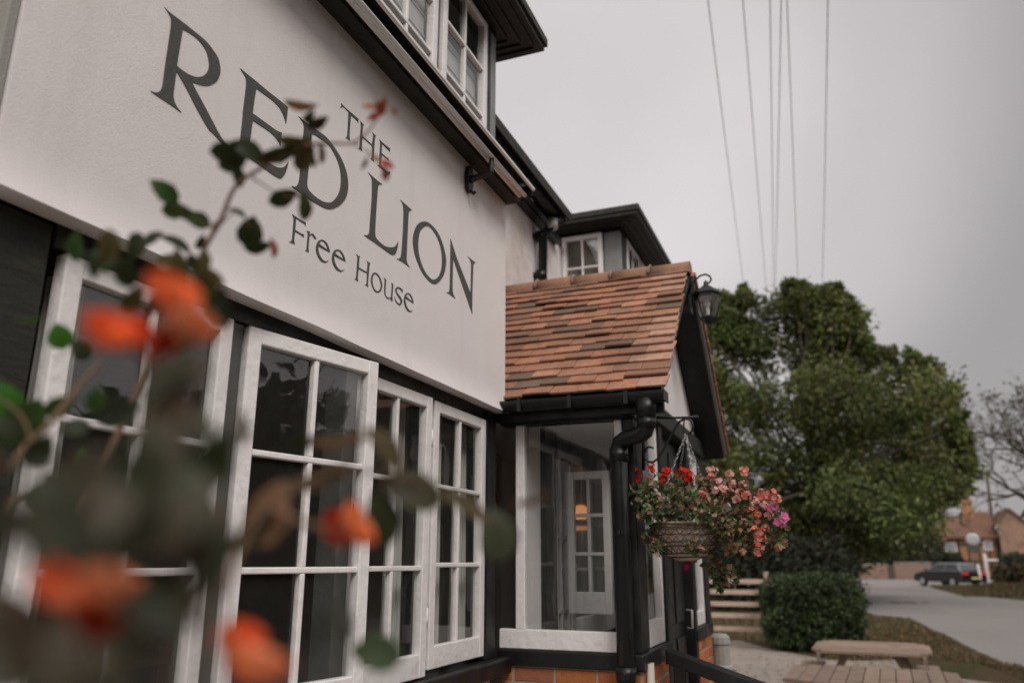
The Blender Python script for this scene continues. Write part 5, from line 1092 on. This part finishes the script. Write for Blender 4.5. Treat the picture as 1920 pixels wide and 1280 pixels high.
tr_.build("trunk", M_BARK, T1)

# bare tree at the right edge
T2 = thing("bare_tree", (44, -10.9, hgt(44, -10.9)), "nearly leafless tree with fine dark twigs at the right edge", "tree")
m = MB(); m2 = MB()
def grow(p, d, L, r_, depth):
    n = 3; pts = [p]; q = p
    for k in range(n):
        d = (d + rv()*.22 + Vector((0, 0, .05 if depth < 3 else -.02))).normalized(); q = q + d*L/n; pts.append(q)
    m.tube(pts, [r_*(1-.4*k/n) for k in range(n+1)], 5 if depth < 3 else 3, cap=False)
    if depth >= 6:
        for k in range(2):
            if random.random() < .55:
                m2.cur = random.choice([(.06, .05, .035), (.05, .06, .025), (.10, .06, .035)]); leafquad(m2, pts[random.randrange(1, 4)], rv(), rv(), .16, .10)
        return
    for k in range(random.choice([2, 3, 3]) if depth < 4 else random.choice([2, 3])):
        a = pts[random.choice([2, 3, 3])]; grow(a, (d + rv()*.85).normalized(), L*random.uniform(.62, .85), r_*.58, depth+1)
b2 = Vector((44, -10.9, hgt(44, -10.9)-.1))
for dd in ((0, .15, 1), (.1, .6, .85), (-.3, .2, .9), (.2, .85, .6)): grow(b2 + Vector((0, 0, 1.6)), Vector(dd).normalized(), 3.0, .16, 0)
m.tube([b2, b2+Vector((0, 0, .8)), b2+Vector((0, .05, 1.9))], [.34, .26, .2], 10)
m.build("trunk", M_BARK, T2); m2.build("crown", M_FOL, T2)

# shrubs and low wall across the road
SH = [(.055, .075, .03), (.07, .085, .035), (.05, .055, .03), (.085, .09, .045)]
for (px0, px1, pyt, x, lab) in ((1540, 1625, 1000, 80, "leftmost round shrub behind the low wall, under the big tree"), (1610, 1690, 1005, 81.5, "grey green shrub in the middle behind the low wall"), (1675, 1765, 985, 84, "tall rounded shrub beside the cottage wall"), (1868, 1960, 1062, 50, "russet brown shrub on the verge right of the white post")):
    a, b = atx(px0, 1040, x), atx(px1, 1040, x); tz = atx((px0+px1)/2, pyt, x).z
    leafmass("shrub", (x, (a.y+b.y)/2, tz/2), (1.8, abs(a.y-b.y)/2, tz/2), 2600, .26, [(.12, .075, .035), (.09, .07, .035), (.14, .085, .04)] if 'russet' in lab else SH, lab, "shrub", rough=.35, group="shrubs across the road")
t = thing("low_wall", (78, -1, 0), "low old brick wall with dark piers along the far side of the road", "wall")
WB = mat("old_brown_brick", (.21, .135, .105), .9, bump=[(12, .02, ONE)], mottle=[(2.2, .45, .7, (.19, .13, .10), .8), (9, .55, .75, (.40, .32, .26), .6)])
yy = [3.6, .55, -1.4, -4.25, -7.6]
for k in range(len(yy)-1):
    m = MB(); h_ = 1.0 + .12*k; m.box(77.9, 78.25, yy[k+1]+.22, yy[k]-.22, -.1, h_); m.build("brick_panel", WB, t, bevel=.02)
    m = MB(); m.box(77.85, 78.3, yy[k+1]+.25, yy[k]-.25, h_+.002, h_+.07); m.build("coping", M_STONE, t, bevel=.02)
m = MB()
for y in yy: m.box(77.82, 78.3, y-.21, y+.21, -.1, 1.18)
m.build("pier", M_BARK, t, bevel=.02)

# cottage
CT = thing("cottage", (86, -12, 0), "timber framed brown cottage with tiled roof, chimney and brick gable across the road", "cottage")
CW = mat("orange_infill", (.31, .155, .078), .9, mottle=[(2.5, .45, .7, (.24, .12, .06), .8)]); CR = mat("cottage_roof_tiles", (.155, .078, .047), .9, bump=[(9, .05, (1, 1, 6))], mottle=[(1.2, .45, .7, (.075, .052, .04), .8)]); CG = mat("cottage_brick", (.27, .165, .115), .9, mottle=[(1.4, .45, .7, (.15, .085, .06), .8), (12, .55, .7, (.30, .24, .20), .5)])
m = MB(); m.box(85, 90, -13.6, -8.9, -.1, 3.9); m.build("front_wall", CW, CT)
m = MB()
for y in (-13.55, -12.9, -12.1, -11.3, -10.5, -9.75, -8.95): m.box(84.93, 85.02, y-.09, y+.09, 0, 3.85)
for z in (1.55, 3.0, 3.78): m.box(84.94, 85.01, -13.6, -8.9, z-.08, z+.08)
m.build("timber_frame", M_BARK, CT)
for (y0, y1, z0, z1) in ((-10.3, -9.4, 2.35, 3.2), (-13.2, -12.5, 2.5, 3.4)):
    m = MB(); m.box(84.90, 84.96, y0, y1, z0, z1); f = m.build("window", M_WHITE, CT)
    m = MB()
    for k in range(3): m.box(84.885, 84.899, y0+.07+k*(y1-y0-.1)/3, y0+.03+(k+1)*(y1-y0-.1)/3, z0+.08, z1-.08)
    m.build("pane", mat("dull_pane", (.22, .23, .24), .15), f)
m = MB()
def prism_roof(x0, x1, ya, yb, ez, rz, xm): pass
# roof slopes: main ridge along y, dropping to a lower wing on the left
P0 = [(84.6, 3.75), (87.6, 6.05), (90.4, 3.75), (87.6, 5.85)]
m.prism([(84.6, 3.70), (87.6, 6.05), (90.5, 3.70), (90.5, 3.55), (87.6, 5.85), (84.6, 3.50)], -13.75, -11.3, lambda tt, p, q: (p, tt, q))
m.prism([(84.55, 3.72), (87.6, 5.75), (90.5, 3.66), (90.5, 3.52), (87.6, 5.6), (84.55, 3.5)], -11.3, -9.6, lambda tt, p, q: (p, tt, q))
m.prism([(84.4, 3.45), (87.0, 4.7), (89.5, 3.45), (89.5, 3.3), (87.0, 4.5), (84.4, 3.25)], -9.6, -7.9, lambda tt, p, q: (p, tt, q))
rf = m.build("roof", CR, CT)
m = MB(); m.box(86.9, 87.7, -12.4, -11.5, 5.3, 7.2); m.box(86.82, 87.78, -12.48, -11.42, 6.9, 7.05)
for y in (-12.2, -11.75): m.lathe([(.14, 7.2), (.11, 7.55)], (87.3, y, 0), 8)
m.build("chimney", CW, rf)
m = MB(); m.poly([(84.2, -13.8, -.1), (84.2, -17.3, -.1), (84.2, -17.3, 3.6), (84.2, -14.8, 6.0), (84.2, -13.8, 4.9)][::-1]); m.box(84.21, 90, -17.3, -13.8, -.1, 3.6); m.build("gable_wall", CG, CT)
m = MB(); m.prism([(-13.55, 4.70), (-14.8, 6.18), (-17.6, 3.48), (-17.6, 3.32), (-14.8, 6.0), (-13.55, 4.52)], 84.0, 90.0, lambda tt, p, q: (tt, p, q)); m.build("roof", CR, CT)
m = MB(); m.box(84.15, 84.198, -16.9, -16.2, 2.6, 3.5); f = m.build("window", M_DKWOOD, CT); m = MB(); m.box(84.13, 84.148, -16.8, -16.3, 2.7, 3.4); m.build("pane", M_BLACKP, f)

# parked car, seen from behind and to the left
CAR = thing("parked_car", (58.5, -6.1, .06), "dark estate car parked on the verge across the road, red tail lights towards us", "car")
cp = mat("dark_car_paint", (.010, .011, .013), .25, coat=.5); cg = mat("car_glass", (.03, .035, .04), .05, spec=.9); tyre = mat("tyre_rubber", (.015, .015, .015), .9); rim = mat("alloy_rim", (.45, .45, .46), .35, metal=.7)
Lc, Wc = 4.5, 1.78
body = [(-2.25, .35), (-2.27, .62), (-2.22, .92), (-1.2, .98), (.9, .98), (1.55, .92), (2.12, .78), (2.24, .55), (2.2, .30), (-2.2, .28)]
def carside(m, prof, w0, w1=None):
    m.prism(prof, -w0, w0, lambda tt, p, q: (p, tt, q))
m = MB(); carside(m, body, Wc/2); m.build("body", cp, CAR, bevel=.05, seg=2)
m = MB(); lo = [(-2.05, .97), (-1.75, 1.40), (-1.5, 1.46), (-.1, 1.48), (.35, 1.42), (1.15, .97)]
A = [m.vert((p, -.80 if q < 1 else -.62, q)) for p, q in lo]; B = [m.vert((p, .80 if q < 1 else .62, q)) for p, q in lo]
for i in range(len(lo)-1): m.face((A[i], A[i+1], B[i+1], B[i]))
m.face(A[::-1]); m.face(B); m.build("cabin", mat("cabin_sky_sheen", (.22, .23, .24), .3, metal=.4), CAR, bevel=.03)  # lighter cabin colour imitates the sky reflected in dark paint
m = MB()
for s in (-1, 1):
    for (a, b, c, d) in ((-1.80, -1.55, -.75, -.72), (-.66, -.66, .22, .85)):
        m.poly([(a, s*.785, 1.03), (d, s*.785, 1.03), (c, s*.655, 1.38), (b, s*.655, 1.38)])
m.poly([(-2.06, -.66, 1.02), (-2.06, .66, 1.02), (-1.80, .56, 1.37), (-1.80, -.56, 1.37)]); m.poly([(1.12, -.7, 1.01), (1.12, .7, 1.01), (.42, .57, 1.40), (.42, -.57, 1.40)])
m.build("window", cg, CAR)
for x in (-1.38, 1.38):
    for s in (-1, 1):
        m = MB(); m.tube([(x, s*.72, .31), (x, s*.90, .31)], .31, 20); f = m.build("wheel", tyre, CAR); m = MB(); m.tube([(x, s*.901, .31), (x, s*.915, .31)], .20, 16); m.build("rim", rim, f)
for s in (-1, 1):
    m = MB(); m.box(-2.32, -2.2, s*.64-.2, s*.64+.2, .72, .90); m.build("tail_light", mat("tail_light_red", (.70, .04, .02), .25), CAR, bevel=.02)
    m = MB(); m.box(.85, 1.02, s*.92-.07, s*.92+.07, .98, 1.10); m.build("door_mirror", cp, CAR, bevel=.02)
m = MB(); m.box(-2.31, -2.24, -.26, .26, .50, .62); m.build("number_plate", mat("plate_yellow", (.65, .55, .20), .5), CAR)
m = MB(); m.box(-2.34, -2.2, -.8, .8, .32, .48); m.build("bumper", M_BLACKP, CAR, bevel=.03)
for y in (-.53, .50):
    m = MB(); m.box(-1.6, .1, y, y+.03, 1.485, 1.53); m.build("roof_bar", M_BLACKP, CAR)
for o in CAR.children:                                    # built about the car's own origin
    o.data.transform(Matrix.Translation(CAR.location))
    for c in o.children: c.data.transform(Matrix.Translation(CAR.location))
CAR.rotation_euler = (0, 0, rad(33))
CAR.location = (55.5, -6.1, .06); CAR.scale = (.92, .92, .92)

# round convex mirror, white posts, utility pole
p = atx(1824, 1011, 55)
t = thing("traffic_mirror", (55, p.y, 0), "round pale traffic mirror on a grey post by the parked car", "traffic mirror")
m = MB(); R_ = .38; m.tube([p+Vector((-.06, 0, 0)), p+Vector((-.03, 0, 0)), p, p+Vector((.08, 0, 0))], [R_*.5, R_*.85, R_, R_*.9], 24); m.build("mirror_face", mat("mirror_white", (.42, .43, .43), .3, spec=.5), t)
m = MB(); m.box(p.x+.02, p.x+.12, p.y-.26, p.y+.26, p.z-.72, p.z-.3); m.build("back_plate", M_GREYPAINT, t, bevel=.02)
m = MB(); m.tube([(p.x+.15, p.y, 0), (p.x+.15, p.y, p.z+.1)], .05, 10); m.build("pole", M_GREYPAINT, t)
for (px, pyt, x, lab) in ((1846, 1040, 55, "taller white wooden post with a cross arm right of the car"), (1834, 1060, 54, "short white marker post just behind the traffic mirror")):
    q = atx(px, pyt, x); t = thing("white_post", (x, q.y, hgt(x, q.y)), lab, "post", "white posts by the verge")
    m = MB(); m.box(x-.07, x+.07, q.y-.07, q.y+.07, hgt(x, q.y)-.05, q.z); m.lathe([(.09, 0), (.02, .10)], (x, q.y, q.z), 4, math.pi/4); m.build("shaft", M_WHITE, t, bevel=.01)
    if px == 1846: m = MB(); m.box(x-.04, x+.04, q.y-.65, q.y-.071, q.z-.35, q.z-.22); m.build("cross_arm", M_WHITE, t, bevel=.01)
q = atx(1850, 887, 96)
t = thing("utility_pole", (96, q.y+.2, 0), "dark wooden utility pole behind the cottage roof", "utility pole")
m = MB(); m.tube([(96, q.y+.35, -.1), (96, q.y, q.z)], [.19, .14], 10); m.build("shaft", M_BARK, t)
m = MB(); m.box(95.95, 96.05, q.y-.95, q.y+.3, q.z-.15, q.z-.02); m.build("cross_arm", M_BARK, t)
# overhead wires
WM = mat("wire", (.10, .10, .105), .5)
for k, (x0, x1, lab) in enumerate(((1328, 1397, "leftmost overhead wire against the sky"), (1393, 1437, "second overhead wire from the left"), (1443, 1449.5, "third overhead wire, meeting its neighbour low down"), (1463.5, 1452, "fourth overhead wire, leaning slightly left going down"), (1475, 1496, "fifth overhead wire, close to the middle pair at the top"), (1551, 1540, "rightmost overhead wire, nearly upright in the sky"))):
    m = MB(); a = at(x0 - (x1-x0)*.55, -300, 15); b = at(x1 + (x1-x0)*.16, 640, 62)
    pts = []
    for i in range(13):
        s = i/12; pp = a.lerp(b, s); pp.z -= .35*4*s*(1-s); pts.append(pp)
    m.tube(pts, .0105, 5)
    tag(m.build("overhead_wire", WM), lab, "wire", "overhead wires")

# grass and dead leaves on the bank and verge, far wood, added unseen trees
m = MB()
def blades(n, fx, fy, cond, hgt_=(.06, .16)):
    for k in range(n):
        x, y = fx(), fy()
        if not cond(x, y): continue
        z = hgt(x, y); h_ = random.uniform(*hgt_); d = Vector((random.uniform(-.5, .5), random.uniform(-.5, .5), 1))
        m.cur = random.choice([(.14, .11, .05), (.10, .085, .035), (.07, .075, .025), (.18, .12, .06), (.12, .07, .035)])
        p = Vector((x, y, z-.01)); s = Vector((random.uniform(-1, 1), random.uniform(-1, 1), 0)).normalized()*.012*(1+x/25)
        m.poly([p-s, p+s, p+d*h_])
blades(30000, lambda: random.uniform(14.8, 29), lambda: random.uniform(-3.5, 2.0), lambda x, y: y > ycrest(x)-.33 and not inpoly(x, y, edge), (.03, .09))
blades(9000, lambda: random.uniform(40, 54), lambda: random.uniform(-10.5, -4.9), lambda x, y: True, (.10, .30))
blades(5000, lambda: random.uniform(19, 27), lambda: random.uniform(.3, 4.5), lambda x, y: x > 21.5, (.08, .2))
tag(m.build("verge_grass", M_FOL), "dry brown grass on the bank and verge beside the road", "grass", kind="stuff")
m = MB()
for k in range(4500):
    x = random.uniform(14, 23.5); y = random.gauss(-.4, 1.3)
    if not (ycrest(x)-.2 < y < 3.0): continue
    if inpoly(x, y, edge) and random.random() < .6: continue
    z = -.408 if inpoly(x, y, edge) else hgt(x, y)+.03
    m.cur = random.choice([(.22, .12, .05), (.16, .085, .04), (.10, .06, .03), (.28, .17, .08)])
    leafquad(m, Vector((x, y, z+.004)), Vector((random.uniform(-1, 1), random.uniform(-1, 1), .05)), Vector((0, 0, 1)), random.uniform(.05, .10), random.uniform(.03, .06), .05)
tag(m.build("fallen_leaves", M_FOL), "fallen brown leaves around the foot of the hedge", "fallen leaves", kind="stuff")
m = MB()
for k in range(9000):
    a = random.uniform(-1.25, 1.25); d_ = random.uniform(150, 185); hmax = 5 + 5*abs(mnoise.noise(Vector((a*9, 0, 0)))) + 2*mnoise.noise(Vector((a*40, 1, 0)))
    p = Vector((d_*math.cos(a), d_*math.sin(a), random.random()**.8*max(2, hmax))); k_ = random.uniform(.6, 1.2); m.cur = (.045*k_, .06*k_, .028*k_)
    leafquad(m, p, rv(), rv(), random.uniform(1.0, 2.2), random.uniform(.8, 1.4))
for k in range(26000):                                   # added unseen trees: darken window reflections and the near end of the sign wall
    x = random.uniform(-35, 62); near_ = x < 4
    p = Vector((x, (-11 if near_ else -16.5) + random.gauss(0, 1.6) - (0 if near_ else 2.5*mnoise.noise(Vector((x*.1, 3, 0)))), 0)); hm_ = (11.5 if near_ else 6.0) + 3.0*mnoise.noise(Vector((x*.17, 0, 5)))
    p.z = random.random()*hm_; k_ = random.uniform(.6, 1.25); m.cur = random.choice([(.06*k_, .075*k_, .03*k_), (.085*k_, .07*k_, .04*k_)])
    leafquad(m, p, rv(), rv(), random.uniform(.6, 1.1), random.uniform(.5, .8))
tag(m.build("far_and_added_trees", M_FOL), "far belt of trees and hedges behind the cottage, plus added unseen trees that darken reflections", "woodland", kind="stuff")
# dark shrubbery in front of the cottage wall and beyond it
for (px0, px1, pyt, x, lab) in ((1755, 1800, 1038, 81, "low dark bush at the foot of the timber framed cottage wall"), (1876, 1965, 1040, 78, "broad dark green bush in front of the cottage gable")):
    a, b = atx(px0, 1040, x), atx(px1, 1040, x); tz = atx((px0+px1)/2, pyt, x).z
    leafmass("shrub", (x, (a.y+b.y)/2, tz/2), (1.2, abs(a.y-b.y)/2, tz/2), 1800, .26, [(.035, .05, .02), (.045, .06, .025)], lab, "shrub", rough=.35, group="shrubs across the road")
